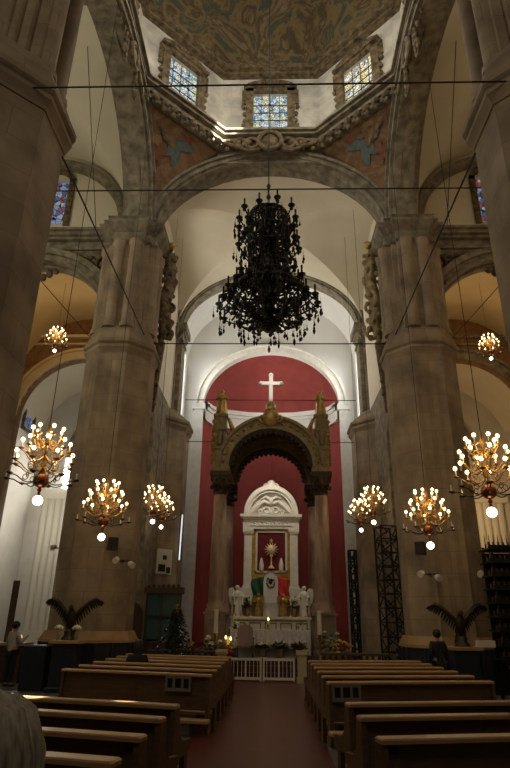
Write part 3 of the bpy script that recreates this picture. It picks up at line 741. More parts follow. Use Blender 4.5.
for s_, lb in ((-1, 'carved scroll shield on the crossing arch above the left pillar'), (1, 'carved scroll shield on the crossing arch above the right pillar')):
    t = thing('carved_shield', lb, 'carving', (s_*4.72, 13.4, 19.5))
    b = MB(); b.ball((0, 0, 0), .32, 12, 8, (.5, 1, 1.35)); b.ring((-s_*.12, 0, 0), .42, .08, 16, 6, 'x')
    b.build('shield', M['carve'], t); b = MB()
    for sy in (-1, 1):
        for k in range(6): b.ring((0, sy*(.5+.05*k), .7-.32*k), .16, .06, 10, 5, 'x')
        b.tube([(0, sy*.3, .6), (0, sy*.55, 1.1), (0, sy*.2, 1.4)], [.1, .08, .05])
    b.ball((0, 0, .8), .18, 8, 6); b.build('scrollwork', M['carve'], t)

# ---- altar canopy (ciborium)
CX, CF, CB = .06, 24.0, 26.6
t = thing('altar_canopy', 'tall gilt arched canopy on brown marble columns over the altar', 'canopy', (CX, 24, .54))
def T(z): return z-.54
for sx in (-1, 1):
    for y, kk in ((CF, 1.), (CB, .94)):
        x = sx*2.14*kk; yy = y-24
        MB().bev(x-.4, x+.4, yy-.4, yy+.4, 0, T(2.0), .03).box(x-.46, x+.46, yy-.46, yy+.46, 0, .18).box(x-.46, x+.46, yy-.46, yy+.46, T(1.95), T(2.05)).build('pedestal', M['stone'], t)
        c = MB().lathe([(.42, T(2.05)), (.42, T(2.15)), (.36, T(2.2)), (.39, T(2.3)), (.31, T(2.4)), (.32, T(2.5)), (.305, T(4.5)), (.265, T(6.7))], (x, yy, 0), 20); c.build('column', M['colmarble'], t)
        b = MB().lathe([(.28, T(6.65)), (.33, T(6.75)), (.29, T(6.8)), (.34, T(7.1)), (.46, T(7.45))], (x, yy, 0), 16); b.box(x-.44, x+.44, yy-.44, yy+.44, T(7.42), T(7.62))
        for k in range(16):
            a = 2*pi*k/16; b.ball((x+.36*cos(a), yy+.36*sin(a), T(7.0+.3*(k % 2))), .11, 6, 4)
        b.build('capital', M['bronze'], t)
    b = MB(); x = sx*2.12; b.box(x-.36, x+.36, -.45, CB-24+.4, T(7.62), T(7.85)); b.build('side_beam', M['olive'], t)
for y, kk, nm in ((CF, 1., 'front_arch'), (CB, .94, 'rear_arch')):
    yy = y-24; b = MB(); a = 1.86*kk
    b.arch((0, yy, T(7.85)), a, 1.72*kk, .34, .45, -.4, .4, 'y', 36); b.arch((0, yy, T(7.85)), a+.3, 1.72*kk+.41, .14, .14, -.5, .5, 'y', 36); b.arch((0, yy, T(7.85)), a-.06, 1.72*kk-.06, .12, .12, -.48, .48, 'y', 36)
    f = b.build(nm, M['olive'], t)
    for dy in (-.28, .28):
        b = MB(); fr = []
        for k in range(85):
            th = pi*k/84; dr = .14+.13*abs(sin(21*th)); q = []
            for (rr, d_) in ((0, -.06), (-dr, -.03), (-dr, .03), (0, .06)): q.append(((a-.02+rr)*cos(th), yy+dy+d_, T(7.85)+(1.72*kk-.02+rr)*sin(th)))
            fr.append(q)
        b.loft(fr, False).build('scalloped_fringe', M['bronze'], f)
    for k in range(18):
        th = pi*(k+.5)/18; MB().ball(((a+.18)*cos(th), yy-.42, T(7.85)+(1.72*kk+.22)*sin(th)), .07, 6, 4).build('rosette', M['gold'], f)
def cv(u, v): return (-2.1*cos(pi*u), .35+(CB-24-.7)*v, T(7.9)+2.0*sin(pi*u))
MB().grid(cv, 24, 2).build('vault', M['bronze'], t)
b = MB().ball((0, -.5, T(9.95)), .3, 12, 8, (1, .5, 1.25)); b.ring((0, -.5, T(10)), .32, .07, 14, 5, 'y')
for sx in (-1, 1): b.ring((sx*.36, -.48, T(9.95)), .15, .06, 10, 5, 'y')
b.ball((0, -.45, T(10.4)), .2, 8, 6, (1.3, .7, .7)); b.build('keystone_crest', M['gold'], t)
for sx in (-1, 1):
    x = sx*2.22; b = MB()
    b.bev(x-.26, x+.26, -.3, .3, T(7.85), T(10.15), .03); b.box(x-.32, x+.32, -.36, .36, T(8.6), T(8.72)); b.box(x-.32, x+.32, -.36, .36, T(10.1), T(10.22)); b.box(x-.3, x+.3, -.34, .34, T(9.5), T(9.58))
    b.lathe([(.1, T(8.8)), (.14, T(9.1)), (.1, T(9.4))], (x, -.32, 0), 8)
    p = b.build('corner_pier', M['olive'], t)
    b = MB()
    for k in range(10): b.ball((x+sx*.27, -.2+.04*(k % 3), T(8.0+.21*k)), .13, 6, 4)
    b.build('leaf_ornament', M['gold'], p); b = MB()
    b.tube([(x-sx*.35, -.3, T(10.0)), (x-sx*.55, -.3, T(9.5)), (x-sx*.5, -.3, T(9.2))], [.08, .12, .05]); b.build('scroll_ornament', M['gold'], p)
b = MB().bev(-.28, .28, -.24, .24, T(10.05), T(10.5), .03); b.lathe([(.3, T(10.5)), (.2, T(10.6)), (.24, T(10.75)), (.12, T(10.9))], n=12); b.build('cross_base', M['gold'], t)
t = thing('altar_cross', 'white budded cross standing on top of the altar canopy', 'cross', (CX, 24, 10.9))
b = MB(); b.bev(-.09, .09, -.06, .06, 0, 1.3, .02); b.build('upright', M['white'], t)
b = MB(); b.box(-.44, .44, -.055, .055, .84, 1.0); b.build('crossbar', M['white'], t)
for (x, z) in ((-.47, .92), (.47, .92), (0, 1.34)): MB().ball((x, 0, z), .11, 10, 6).build('bud_end', M['white'], t)
def statue(name, label, loc, h, m1, rz=0, wings=False, group=None):
    """robed standing figure: robe, folded arms, head, optional wings"""
    t = thing(name, label, 'statue', loc, rz, group); k = h/1.7; t.scale = (1.2, 1.2, 1)
    b = MB().lathe([(r*k, z*k) for r, z in ((.30, 0), (.32, .06), (.27, .3), (.23, .7), (.2, .95), (.23, 1.2), (.22, 1.34), (.1, 1.42), (.06, 1.47), (.065, 1.5), (.1, 1.55), (.11, 1.62), (.09, 1.7), (.03, 1.74))], n=14)
    for i in range(8):
        a = 2*pi*i/8; b.tube([(.29*k*cos(a), .29*k*sin(a), .02*k), (.24*k*cos(a), .24*k*sin(a), .6*k), (.2*k*cos(a+.15), .2*k*sin(a+.15), .95*k)], .035*k, 5)
    for sx in (-1, 1): b.tube([(sx*.22*k, 0, 1.34*k), (sx*.28*k, -.06*k, 1.08*k), (sx*.06*k, -.24*k, 1.12*k)], [.07*k, .065*k, .045*k], 7)
    b.ball((0, -.1*k, 1.6*k), .02*k, 5, 4); b.ball((0, .02*k, 1.64*k), .115*k, 8, 6)
    b.build('figure', m1, t)
    if wings:
        for sx in (-1, 1):
            poly = [(0, 1.3*k), (sx*.2*k, 1.62*k), (sx*.4*k, 1.55*k), (sx*.42*k, 1.2*k), (sx*.36*k, .8*k), (sx*.22*k, .6*k), (sx*.12*k, .95*k)]
            MB().plate(poly, .14*k, .2*k, Matrix.Identity(4)).build('wing', m1, t)
    return t
statue('saint_statue', 'bronze coloured saint statue on the left corner of the altar canopy', (CX-2.22, 24, 10.22), 1.25, M['gold'])
statue('saint_statue', 'bronze coloured saint statue on the right corner of the altar canopy', (CX+2.22, 24, 10.22), 1.2, M['gold'])

# ---- white marble altarpiece
t = thing('altarpiece', 'white marble altarpiece with round carved pediment under the canopy', 'altarpiece', (.08, 25.4, .54)); t.scale = (.9, 1, 1)
b = MB().bev(-1.75, 1.75, -1.2, .6, 0, 1.35, .03); b.bev(-1.6, 1.6, -.55, .6, 1.35, 1.75, .02); b.bev(-1.45, 1.45, -.35, .6, 1.75, 2.15, .02); b.box(-1.8, 1.8, -1.25, .62, 1.28, 1.36); b.box(-1.64, 1.64, -.6, .6, 1.7, 1.76)
b.build('stepped_base', M['marble'], t)
p_ = b
for k in range(5):
    x = -1.36+.68*k; q = MB()
    for (x0, x1, z0, z1) in ((x-.26, x+.26, 1.1, 1.15), (x-.26, x+.26, .3, .35), (x-.26, x-.21, .35, 1.1), (x+.21, x+.26, .35, 1.1)): q.box(x0, x1, -1.235, -1.19, z0, z1)
    q.ring((x, -1.2, .72), .15, .03, 14, 5, 'y'); q.build('gilt_panel_frame', M['olive'], t)
MB().box(-1.6, 1.6, -1.215, -1.19, 1.18, 1.25).build('gilt_band', M['olive'], t)
q = MB()
for x in (-.13, .13): q.tube([(x-.08, -1.24, .62), (x, -1.24, .84), (x+.08, -1.24, .62)], .022, 5); q.tube([(x-.05, -1.24, .7), (x+.05, -1.24, .7)], .018, 5)
q.tube([(-.13, -1.24, .62), (.13, -1.24, .62)], .015, 5).build('emblem', M['bronze'], t)
for sx in (-1, 1):
    b = MB(); x = sx*1.1
    b.bev(x-.26, x+.26, -.28, .3, 2.15, 2.5, .02); b.bev(x-.19, x+.19, -.2, .25, 2.5, 4.75, .02); b.box(x-.23, x+.23, -.24, .26, 2.5, 2.58)
    for k in range(3): b.box(x-.12+.09*k, x-.08+.09*k, -.225, -.2, 2.7, 4.55)
    b.box(x-.23, x+.23, -.25, .26, 4.7, 4.78); b.box(x-.26, x+.26, -.28, .28, 4.78, 4.9)
    b.build('pilaster', M['marble'], t)
b = MB(); b.box(-1.36, 1.36, -.26, .3, 4.9, 5.3); b.box(-1.42, 1.42, -.34, .3, 5.3, 5.4); b.box(-1.5, 1.5, -.42, .3, 5.4, 5.52); b.box(-1.0, 1.0, -.3, .2, 5.03, 5.1)
for k in range(9): b.ball((-.8+.2*k, -.27, 5.16), .055, 6, 4)
b.build('entablature', M['marble'], t)
b = MB(); b.arch((0, 0, 5.52), 1.12, 1.08, .2, .2, -.4, .2, 'y', 30); b.arch((0, 0, 5.52), 1.02, .98, .1, .1, -.32, .2, 'y', 30)
n = 20; b.plate([(-1.04*cos(pi*k/n), 5.52+1.0*sin(pi*k/n)) for k in range(n+1)], -.12, .2, Matrix.Identity(4))
b.ball((0, -.2, 6.86), .2, 12, 8, (1.1, .8, 1)); b.ring((-.26, -.2, 6.78), .1, .05, 10, 5, 'y'); b.ring((.26, -.2, 6.78), .1, .05, 10, 5, 'y')
p = b.build('pediment', M['marble'], t)
b = MB()
for sx in (-1, 1):
    b.ring((sx*.22, -.16, 5.72), .13, .05, 12, 5, 'y'); b.tube([(sx*.1, -.16, 6.0), (sx*.35, -.2, 6.1), (sx*.6, -.18, 5.9), (sx*.8, -.16, 5.7), (sx*.92, -.16, 5.62)], [.09, .1, .09, .07, .04]); b.ring((sx*.55, -.16, 5.66), .09, .045, 10, 5, 'y')
    b.tube([(sx*.05, -.16, 6.15), (sx*.25, -.2, 6.3), (sx*.5, -.18, 6.22)], [.06, .08, .04])
b.ball((0, -.18, 6.08), .13, 8, 6, (1, .6, 1.2)); b.ball((0, -.18, 5.62), .1, 8, 6)
b.build('scroll_relief', M['marble'], p)
t2 = thing('painted_niche', 'gold framed dark red picture niche with pale monstrance in the altarpiece', 'picture', (.1, 25.35, 4.25))
b = MB(); b.box(-.92, .92, -.06, .1, -1.7, 1.25); b.build('gold_panel', M['gold'], t2)
b = MB()
for (x0, x1, z0, z1) in ((-.68, -.6, -.62, 1.12), (.6, .68, -.62, 1.12), (-.68, .68, 1.04, 1.12), (-.68, .68, -.62, -.54)): b.box(x0, x1, -.14, -.05, z0, z1)
b.build('frame', M['ivory'], t2)
MB().box(-.6, .6, -.09, -.05, -.54, 1.04).build('red_backing', M['velvet'], t2)
b = MB(); b.lathe([(.16, -.45), (.1, -.4), (.03, -.3), (.03, 0), (.06, .06), (.02, .12)], (0, -.2, 0), 10); b.ball((0, -.2, .33), .17, 12, 8, (1, .35, 1))
for k in range(14):
    a = 2*pi*k/14; b.tube([(.15*cos(a), -.2, .33+.15*sin(a)), (.3*cos(a), -.2, .33+.3*sin(a))], [.035, .012], 4)
b.box(-.02, .02, -.22, -.18, .6, .78); b.box(-.07, .07, -.22, -.18, .68, .72)
o = b.build('monstrance', M['gold_pale'], t2)
for sx in (-1, 1): MB().lathe([(.09, -.54), (.1, -.3), (.07, -.18), (.055, -.1), (.02, -.02)], (sx*.42, -.17, 0), 8).build('small_angel', M['marble'], t2)
t = thing('flag', 'draped green white and red flag with crest below the picture niche', 'flag', (.08, 24.76, 2.42))
def drape(x0, x1, z0, z1, ph):
    return MB().grid(lambda u, v: (x0+(x1-x0)*u+.05*sin(6*v+ph), .06*sin(9*u+4*v+ph), z0+(z1-z0)*v-.25*abs(x0+(x1-x0)*u)*v), 14, 14)
MB_ = drape(-.78, -.26, 0, 1.1, 0); o = MB_.build('green_band', M['green'], t); o.modifiers.new('thick', 'SOLIDIFY').thickness = .02
MB_ = drape(.26, .78, 0, 1.1, 1); o = MB_.build('red_band', M['flag_red'], t); o.modifiers.new('thick', 'SOLIDIFY').thickness = .02
poly = [(-.3, 0), (.3, 0)] + [(.3*cos(pi*k/12), .85+.3*sin(pi*k/12)) for k in range(13)]
MB().plate(poly, -.14, -.1, Matrix.Identity(4)).build('white_band', M['cloth'], t)
b = MB().ring((0, -.16, .75), .16, .025, 16, 5, 'y', pi*.95, pi*2.05); b.ball((-.01, -.16, .8), .09, 8, 6, (.8, .3, 1)); b.ball((.03, -.16, .9), .045, 6, 4)
b.tube([(-.02, -.16, .88), (-.12, -.16, .95), (-.17, -.16, .83)], [.03, .04, .012], 5); b.tube([(.04, -.16, .84), (.13, -.16, .9), (.15, -.16, .78)], [.03, .035, .012], 5)
b.build('crest', M['bronze'], t)
for sx, lb in ((-1, 'white winged angel statue left of the altarpiece base'), (1, 'white winged angel statue right of the altarpiece base')):
    statue('angel_statue', lb, (.08+sx*1.36, 24.55, 1.9), 1.15, M['marble'], -sx*.4, True)
for sx, lb in ((-1, 'small gilded kneeling angel left of the white flag panel'), (1, 'small gilded kneeling angel right of the white flag panel')):
    statue('kneeling_angel', lb, (.08+sx*.5, 24.5, 1.9), .85, M['gold'], 0, True)

# ---- altar table, gate, seats and candles
t = thing('altar_table', 'altar table under a white pleated lace cloth', 'altar', (.06, 22.6, .54))
b = MB().bev(-1.4, 1.4, -.35, .35, .82, .9, .01); b.box(-1.3, 1.3, -.28, .28, 0, .82); b.build('table', M['marble'], t)
b = MB()
def cl(u, v): return (-1.43+2.86*u, -.38-.03*sin(2*pi*18*u)*v, .91-.62*v)
b.grid(cl, 144, 6); b.box(-1.43, 1.43, -.37, .37, .9, .915); o = b.build('altar_cloth', M['lace'], t)
t = thing('altar_gate', 'low white two-leaf gate of upright bars closing the aisle before the altar', 'gate', (-.17, 19.75, 0))
for sx in (-1, 1):
    b = MB(); x0, x1 = sorted((sx*.02, sx*1.02))
    for z0, z1 in ((.06, .13), (.6, .67)): b.box(x0, x1, -.03, .03, z0, z1)
    for x in (x0, x1-.055): b.box(x, x+.055, -.035, .035, 0.02, .7)
    b.box((x0+x1)/2-.025, (x0+x1)/2+.025, -.025, .025, .1, .6)
    lf = b.build('leaf', M['ivory'], t)
    for k in range(1, 8):
        if k != 4:
            MB().box(x0+.125*k-.009, x0+.125*k+.009, -.012, .012, .1, .6).build('bar', M['ivory'], lf)
for x, lb in ((1.08, 'yellowish stone post right of the white altar gate'), (-1.45, 'yellowish stone post left of the white altar gate')):
    b = MB().bev(-.18, .18, -.18, .18, 0, .16, .02); b.bev(-.14, .14, -.14, .14, .16, .78, .02); b.bev(-.19, .19, -.19, .19, .78, .9, .02)
    o = b.build('gate_post', M['ivory2'], None, (x, 19.8, 0)); tag(o, lb, 'post')
for sx, lb in ((-1, 'dark altar rail left of the gate, behind the left pews'), (1, 'dark altar rail right of the gate, behind the right pews')):
    t = thing('altar_rail', lb, 'railing', (sx*2.75, 19.85, 0)); h = 1.08
    MB().bev(-h, h, -.1, .1, .78, .86, .02).build('top_bar', M['wood_dark'], t); MB().bev(-h, h, -.1, .1, 0, .1, .02).build('bottom_bar', M['wood_dark'], t)
    for k in range(11):
        MB().lathe([(.05, .1), (.035, .2), (.06, .4), (.035, .6), (.05, .78)], (-h+.12+k*(2*h-.24)/10, 0, 0), 8).build('baluster', M['wood_dark'], t)
t = thing('armchair', 'high backed armchair with pinkish cover in front of the altar cloth', 'chair', (-.8, 21.72, .54))
M['pink'] = mat('pink_grey_cover', (.30, .20, .19), .85)
MB().bev(-.27, .27, -.25, .25, .38, .48, .03).build('seat', M['pink'], t)
MB().plate([(-.27, .4), (.27, .4), (.27, .95), (.18, 1.05), (0, 1.1), (-.18, 1.05), (-.27, .95)], -.27, -.2, Matrix.Identity(4)).build('backrest', M['pink'], t)
for sx in (-1, 1):
    MB().box(sx*.29-.03, sx*.29+.03, -.25, .2, .62, .67).build('armrest', M['wood_dark'], t)
    for y in (-.22, .2): MB().box(sx*.27-.025, sx*.27+.025, y-.025, y+.025, 0, .62 if y > 0 else .42).build('leg', M['wood_dark'], t)
def candlestick(label, loc, h, lit=False, grp=None, thick=.035):
    t = thing('candlestick', label, 'candlestick', loc, 0, grp)
    MB().lathe([(.11, 0), (.09, .03), (.03, .06), (.03, h*.3), (.05, h*.35), (.025, h*.4), (.06, h*.55), (.07, h*.57)], n=10).build('holder', M['brass'], t)
    MB().lathe([(thick, h*.56), (thick, h)], n=10).build('candle', M['candle'], t)
    if lit: MB().lathe([(.008, h), (.028, h+.03), (.02, h+.07), (.003, h+.12)], n=8).build('flame', M['flame'], t)
candlestick('lone lit altar candle on the middle of the white altar cloth', (.0, 22.45, 1.46), .3, True)
for x, lb in ((-1.8, 'tall thick pale candle on stand left of the altar'), (1.76, 'tall thick pale candle on stand right of the altar')):
    candlestick(lb, (x, 21.15, .36), 1.75, False, None, .075)
cs = [(-1.38, 24.28), (-1.05, 24.28), (-.72, 24.28), (.88, 24.28), (1.21, 24.28), (1.54, 24.28)]
cl_ = ['outermost thin candle on the left of the altarpiece base', 'second thin candle from the left on the altarpiece base', 'thin candle left of the flag, nearest it', 'thin candle right of the flag, nearest it', 'second thin candle from the right on the altarpiece base', 'outermost thin candle on the right of the altarpiece base']
for (x, y), lb in zip(cs, cl_): candlestick(lb, (x, y, 1.9), .75, False, 'thin candles on the altarpiece base')
for x, lb, s_ in ((-1.45, 'burning candle among the flowers left of the altar', .26), (-1.28, 'second burning candle among the flowers left of the altar, beside the yellow lamp', .22)):
    candlestick(lb, (x, 21.2, .9), s_, True)
o = MB().lathe([(.06, 0), (.09, .04), (.09, .22), (.07, .26)], n=12).build('votive_lamp', M['votive'], None, (-1.42, 21.65, .97)); tag(o, 'small yellow glass votive lamp left of the pinkish armchair', 'lamp')
o = MB().bev(-.2, .2, -.15, .15, 0, .42, .02).build('lamp_stand', M['wood_dark'], None, (-1.42, 21.65, .54)); tag(o, 'small dark stand under the yellow votive lamp', 'stand')
o = MB().bev(-.3, .3, -.16, .16, 0, .52, .02).build('candle_stand', M['wood_dark'], None, (-1.36, 21.22, .36)); tag(o, 'small dark stand under two burning candles left of the altar', 'stand')

# ---- flowers
def leafy(b, c, R, n, h, seed, sz=.09):
    rnd = random.Random(seed)
    for k in range(n):
        a = rnd.uniform(0, 2*pi); e = rnd.uniform(-.15, 1); r = R*sqrt(rnd.random())
        p = Vector((c[0]+r*cos(a), c[1]+r*sin(a), c[2]+h*max(0, e)*(1-.4*(r/R))))
        d = Vector((cos(a), sin(a), rnd.uniform(-.2, .9))).normalized()*sz*rnd.uniform(1, 2.2); s = d.cross(Vector((0, 0, 1))).normalized()*sz*.45
        b.add([p, p+d*.5+s, p+d, p+d*.5-s+Vector((0, 0, .01))], [(0, 1, 2, 3)])
def flowers(label, loc, R, h, pet, seed, nb=9, grp=None):
    t = thing('flower_arrangement', label, 'flowers', loc, 0, grp)
    MB().lathe([(.07, 0), (.11, .06), (.13, .2), (.09, .3), (.11, .34)], n=12).build('vase', M['vase'], t)
    b = MB(); leafy(b, (0, 0, .32), R, 190, h, seed); 
    o = b.build('foliage', M['leaf'], t, kind='stuff'); rnd = random.Random(seed+1)
    for k in range(nb):
        a = rnd.uniform(0, 2*pi); r = R*sqrt(rnd.random())*.95; z = .36+h*rnd.uniform(.25, 1)*(1-.4*r/R)
        b = MB(); c = (r*cos(a), r*sin(a), z); b.ball(c, .045, 6, 4)
        for j in range(6): b.ball((c[0]+.055*cos(j*pi/3), c[1]+.055*sin(j*pi/3), z-.01), .035, 5, 3)
        b.build('blossom', pet, t)
fl = [(-1.95, 21.3, .36, .36, .62, 'petal', 'white and green flower arrangement left of the altar steps'), (2.1, 21.85, .54, .4, .75, 'petal', 'large white flower arrangement right of the altar table'),
      (2.45, 20.85, .18, .36, .85, 'petal_y', 'tall yellow-green flower arrangement at the right end of the altar rail'), (-2.75, 20.95, .18, .3, .7, 'petal_y', 'yellow-green flower arrangement beside the dark Christmas tree'),
      (-.85, 24.62, 1.9, .16, .45, 'petal', 'white flowers on the altarpiece base, left'), (1.0, 24.62, 1.9, .16, .45, 'petal', 'white flowers on the altarpiece base, right'),
      (-.2, 21.9, .54, .2, .16, 'petal', 'low greenery with white blossoms before the altar cloth, left'), (.42, 21.9, .54, .24, .2, 'petal', 'low greenery with white blossoms before the altar cloth, centre'), (1.08, 21.9, .54, .22, .18, 'petal_r', 'low greenery with red blossoms before the altar cloth, right'),
      (-1.2, 23.25, .54, .24, .95, 'petal', 'white flowers behind the left end of the altar table'), (1.25, 23.25, .54, .24, .95, 'petal', 'white flowers behind the right end of the altar table'),
      (-1.35, 20.8, .18, .26, .4, 'petal_r', 'red flowers in a vase left of the altar gate')]
for i, (x, y, z, R, h, pe, lb) in enumerate(fl): flowers(lb, (x, y, z), R, h, M[pe], 20+i)
# dark christmas tree on the left
t = thing('christmas_tree', 'dark Christmas tree with tiny ornaments left of the altar steps', 'tree', (-2.8, 18.75, 0))
MB().lathe([(.2, 0), (.24, .25)], n=12).build('pot', M['wood_dark'], t); MB().lathe([(.05, .2), (.03, 1.8)], n=8).build('trunk', M['wood_dark'], t)
b = MB(); rnd = random.Random(4)
for k in range(1100):
    q = rnd.random()**1.3; z = .35+1.75*q; r = (.78*(1-q)+.04)*rnd.uniform(.35, 1); a = rnd.uniform(0, 2*pi)
    p = Vector((r*cos(a), r*sin(a), z)); d = Vector((cos(a), sin(a), -.35))*.16; s = Vector((-sin(a), cos(a), 0))*.05
    b.add([p, p+d*.5+s, p+d, p+d*.5-s], [(0, 1, 2, 3)])
b.build('needles', M['pine'], t, kind='stuff')
M['bauble'] = mat('violet_bauble', (.12, .05, .14), .2, .6)
for k in range(26):
    q = (k+.5)/28; a = k*2.4; r = .74*(1-q)+.05; MB().ball((r*cos(a), r*sin(a), .4+1.65*q), .035, 8, 6).build('bauble', M['bauble'], t)
M['bauble_lit'] = mat('tiny_tree_light', (.7, .8, 1), emit=(.6, .7, 1), es=.3)
for k in range(18):
    q = (k+.5)/20; a = k*2.1+1; r = .76*(1-q)+.05; MB().ball((r*cos(a), r*sin(a), .4+1.6*q), .014, 6, 4).build('fairy_light', M['bauble_lit'], t)
o = MB().lathe([(.03, 0), (.1, .1), (0.02, .25)], n=8); 
o.ball((0, 0, .3), .05); o = o.build('tree_star', M['gold'], t, (0, 0, 1.85))

# ---- dark cabinet and shrine behind the left pews
t = thing('shrine_cabinet', 'dark wooden glazed shrine cabinet by the left chancel pillar', 'cabinet', (-3.75, 21.6, 0))
b = MB(); b.box(-.62, .62, -.2, .3, 0, .95); b.box(-.66, .66, -.24, .32, .95, 1.05); b.build('base', M['wood_dark'], t)
b = MB(); 
for x in (-.6, -.08, .52): b.box(x, x+.08, -.2, .28, 1.05, 2.65)
b.box(-.6, .6, .2, .28, 1.05, 2.65); b.box(-.68, .68, -.26, .32, 2.6, 2.8); b.box(-.6, .6, -.2, .2, 1.78, 1.84)
for k in range(7): b.ball((-.54+.18*k, -.2, 2.86), .07, 6, 4)
b.build('case', M['wood_dark'], t)
M['teal'] = mat('teal_glass', (.05, .12, .12), .12, spec=.6)
for x0, x1 in ((-.52, -.08), (0.0, .52)):
    MB().box(x0, x1, -.16, -.14, 1.1, 1.76).build('glass_door', M['teal'], t); MB().box(x0, x1, -.16, -.14, 1.86, 2.58).build('glass_door', M['teal'], t)
statue('saint_statue', 'small pale saint figure on the shrine cabinet shelf', (-3.48, 21.62, 1.05), .62, M['shirt'])
o = MB().plate([(-.3, 0), (.3, 0), (.34, .5), (.3, 1.1), (.15, 1.32), (0, 1.38), (-.15, 1.32), (-.3, 1.1), (-.34, .5)], -.05, .05, Matrix.Identity(4)).build('round_topped_shrine', M['jumper'], None, (-4.62, 20.9, .9)); tag(o, 'dark round-topped panel left of the shrine cabinet', 'shrine')
o = MB().bev(-.35, .35, -.2, .2, 0, .9, .02).build('panel_plinth', M['wood_dark'], None, (-4.62, 20.9, 0)); tag(o, 'dark plinth under the round-topped panel', 'plinth')

# ---- pillar wainscots with ledges, eagles
def wain(label, x, y):
    t = thing('pillar_wainscot', label, 'wainscot', (x, y, 0)); o = octo(PR*1.06)
    b = MB()
    for z0, z1, k0, k1, in ((0, 1.12, 1.1, 1.1),): b.prism(sc(o, k0), z0, z1, sc(o, k1))
    for i in range(8):
        p, q = Vector(o[i])*1.1, Vector(o[(i+1) % 8])*1.1; mm = p.lerp(q, .5)
        b.tube([(p.x, p.y, .02), (p.x, p.y, 1.12)], .05, 6); b.tube([(mm.x, mm.y, .02), (mm.x, mm.y, 1.12)], .03, 6)
    b.build('panels', M['navy'], t)
    MB().prism(sc(o, 1.14), 1.12, 1.2).prism(sc(o, 1.12), 1.2, 1.42, sc(o, 1.02)).build('ledge', M['wood_lt'], t)
wain('dark blue panelling with light wooden ledge round the huge left pillar', -PX, FAR)
wain('dark blue panelling with light wooden ledge round the huge right pillar', PX, FAR)
def eagle(label, x, y, z):
    t = thing('eagle_sculpture', label, 'sculpture', (x, y, z)); t.scale = (.88, .9, 1)
    MB().lathe([(.24, 0), (.22, .06), (.14, .12), (.17, .2), (.1, .26)], n=14).build('perch', M['bronze'], t)
    b = MB()
    b.tube([(0, .10, .24), (0, .03, .38), (0, -.02, .54), (0, -.05, .68), (0, -.08, .76), (0, -.14, .80)], [.07, .13, .15, .11, .07, .065], 10)
    b.ball((0, -.13, .8), .075, 10, 7); b.tube([(0, -.18, .81), (0, -.24, .8), (0, -.26, .75)], [.04, .03, .008], 6)
    for sx in (-1, 1): b.tube([(sx*.07, 0, .4), (sx*.09, -.02, .3), (sx*.09, -.06, .25)], [.06, .04, .03], 6)
    b.build('body', M['bronze'], t)
    b = MB(); 
    for k in range(5): 
        a = (k-2)*.22; b.tube([(.03*(k-2), .1, .34), (.12*sin(a)+.03*(k-2), .2, .12), (.2*sin(a)+.04*(k-2), .25, -.05)], [.05, .05, .02], 6)
    b.build('tail', M['bronze'], t)
    for sx in (-1, 1):
        b = MB()
        sp = [Vector((sx*.07, 0, .56)), Vector((sx*.26, .04, .74)), Vector((sx*.48, .08, .93)), Vector((sx*.68, .1, 1.02)), Vector((sx*.8, .12, .98))]
        b.tube(sp, [.07, .07, .065, .055, .025], 8)
        for k in range(15):
            q = k/14; i = min(int(q*4), 3); p = sp[i].lerp(sp[i+1], q*4-i)
            d = Vector((sx*(.10+.10*q*q), .05, -.24+.09*q)); 
            if q > .85: d = Vector((sx*.13, .05, -.12+.5*(q-.9)))
            b.tube([p, p+d*.5+Vector((0, .015, 0)), p+d], [.04, .038, .012], 5)
        b.build('wing', M['bronze'], t)
eagle('dark bronze eagle with raised wings before the huge left pillar', -5.28, 16.35, 1.22)
eagle('dark bronze eagle with raised wings before the huge right pillar', 5.1, 16.35, 1.22)
for s_, x, lb in ((-1, -5.28, 'dark pedestal with pale top under the left eagle'), (1, 5.1, 'dark pedestal with pale top under the right eagle')):
    t = thing('pedestal', lb, 'pedestal', (x, 16.35, 0))
    MB().bev(-.38, .38, -.3, .3, 0, .12, .02).bev(-.32, .32, -.26, .26, .12, 1.14, .02).box(-.24, .24, -.275, -.26, .25, 1.0).build('shaft', M['navy'], t); MB().bev(-.42, .42, -.34, .34, 1.14, 1.22, .02).build('top_slab', M['wood_lt'], t)
for i, (x, y, lb) in enumerate(((-5.52, 16.2, 'left of the two white flower bunches beside the left eagle'), (-5.04, 16.2, 'right of the two white flower bunches beside the left eagle'))):
    t = thing('flower_bunch', lb, 'flowers', (x, y, 1.22)); MB().lathe([(.04, 0), (.06, .1), (.04, .2)], n=8).build('vase', M['vase'], t)
    b = MB(); 
    for k in range(14): b.ball((.1*cos(k*2.4)*sqrt(k/14), .1*sin(k*2.4)*sqrt(k/14), .28+.06*(1-k/14)), .04, 6, 4)
    b.build('blossoms', M['petal'], t, kind='stuff')
o = MB().bev(-.24, .24, -.06, .06, 0, .16, .01).build('notice_card', M['fix'], None, (5.62, 16.15, 1.22)); tag(o, 'small pale notice card to the right of the right eagle', 'card')

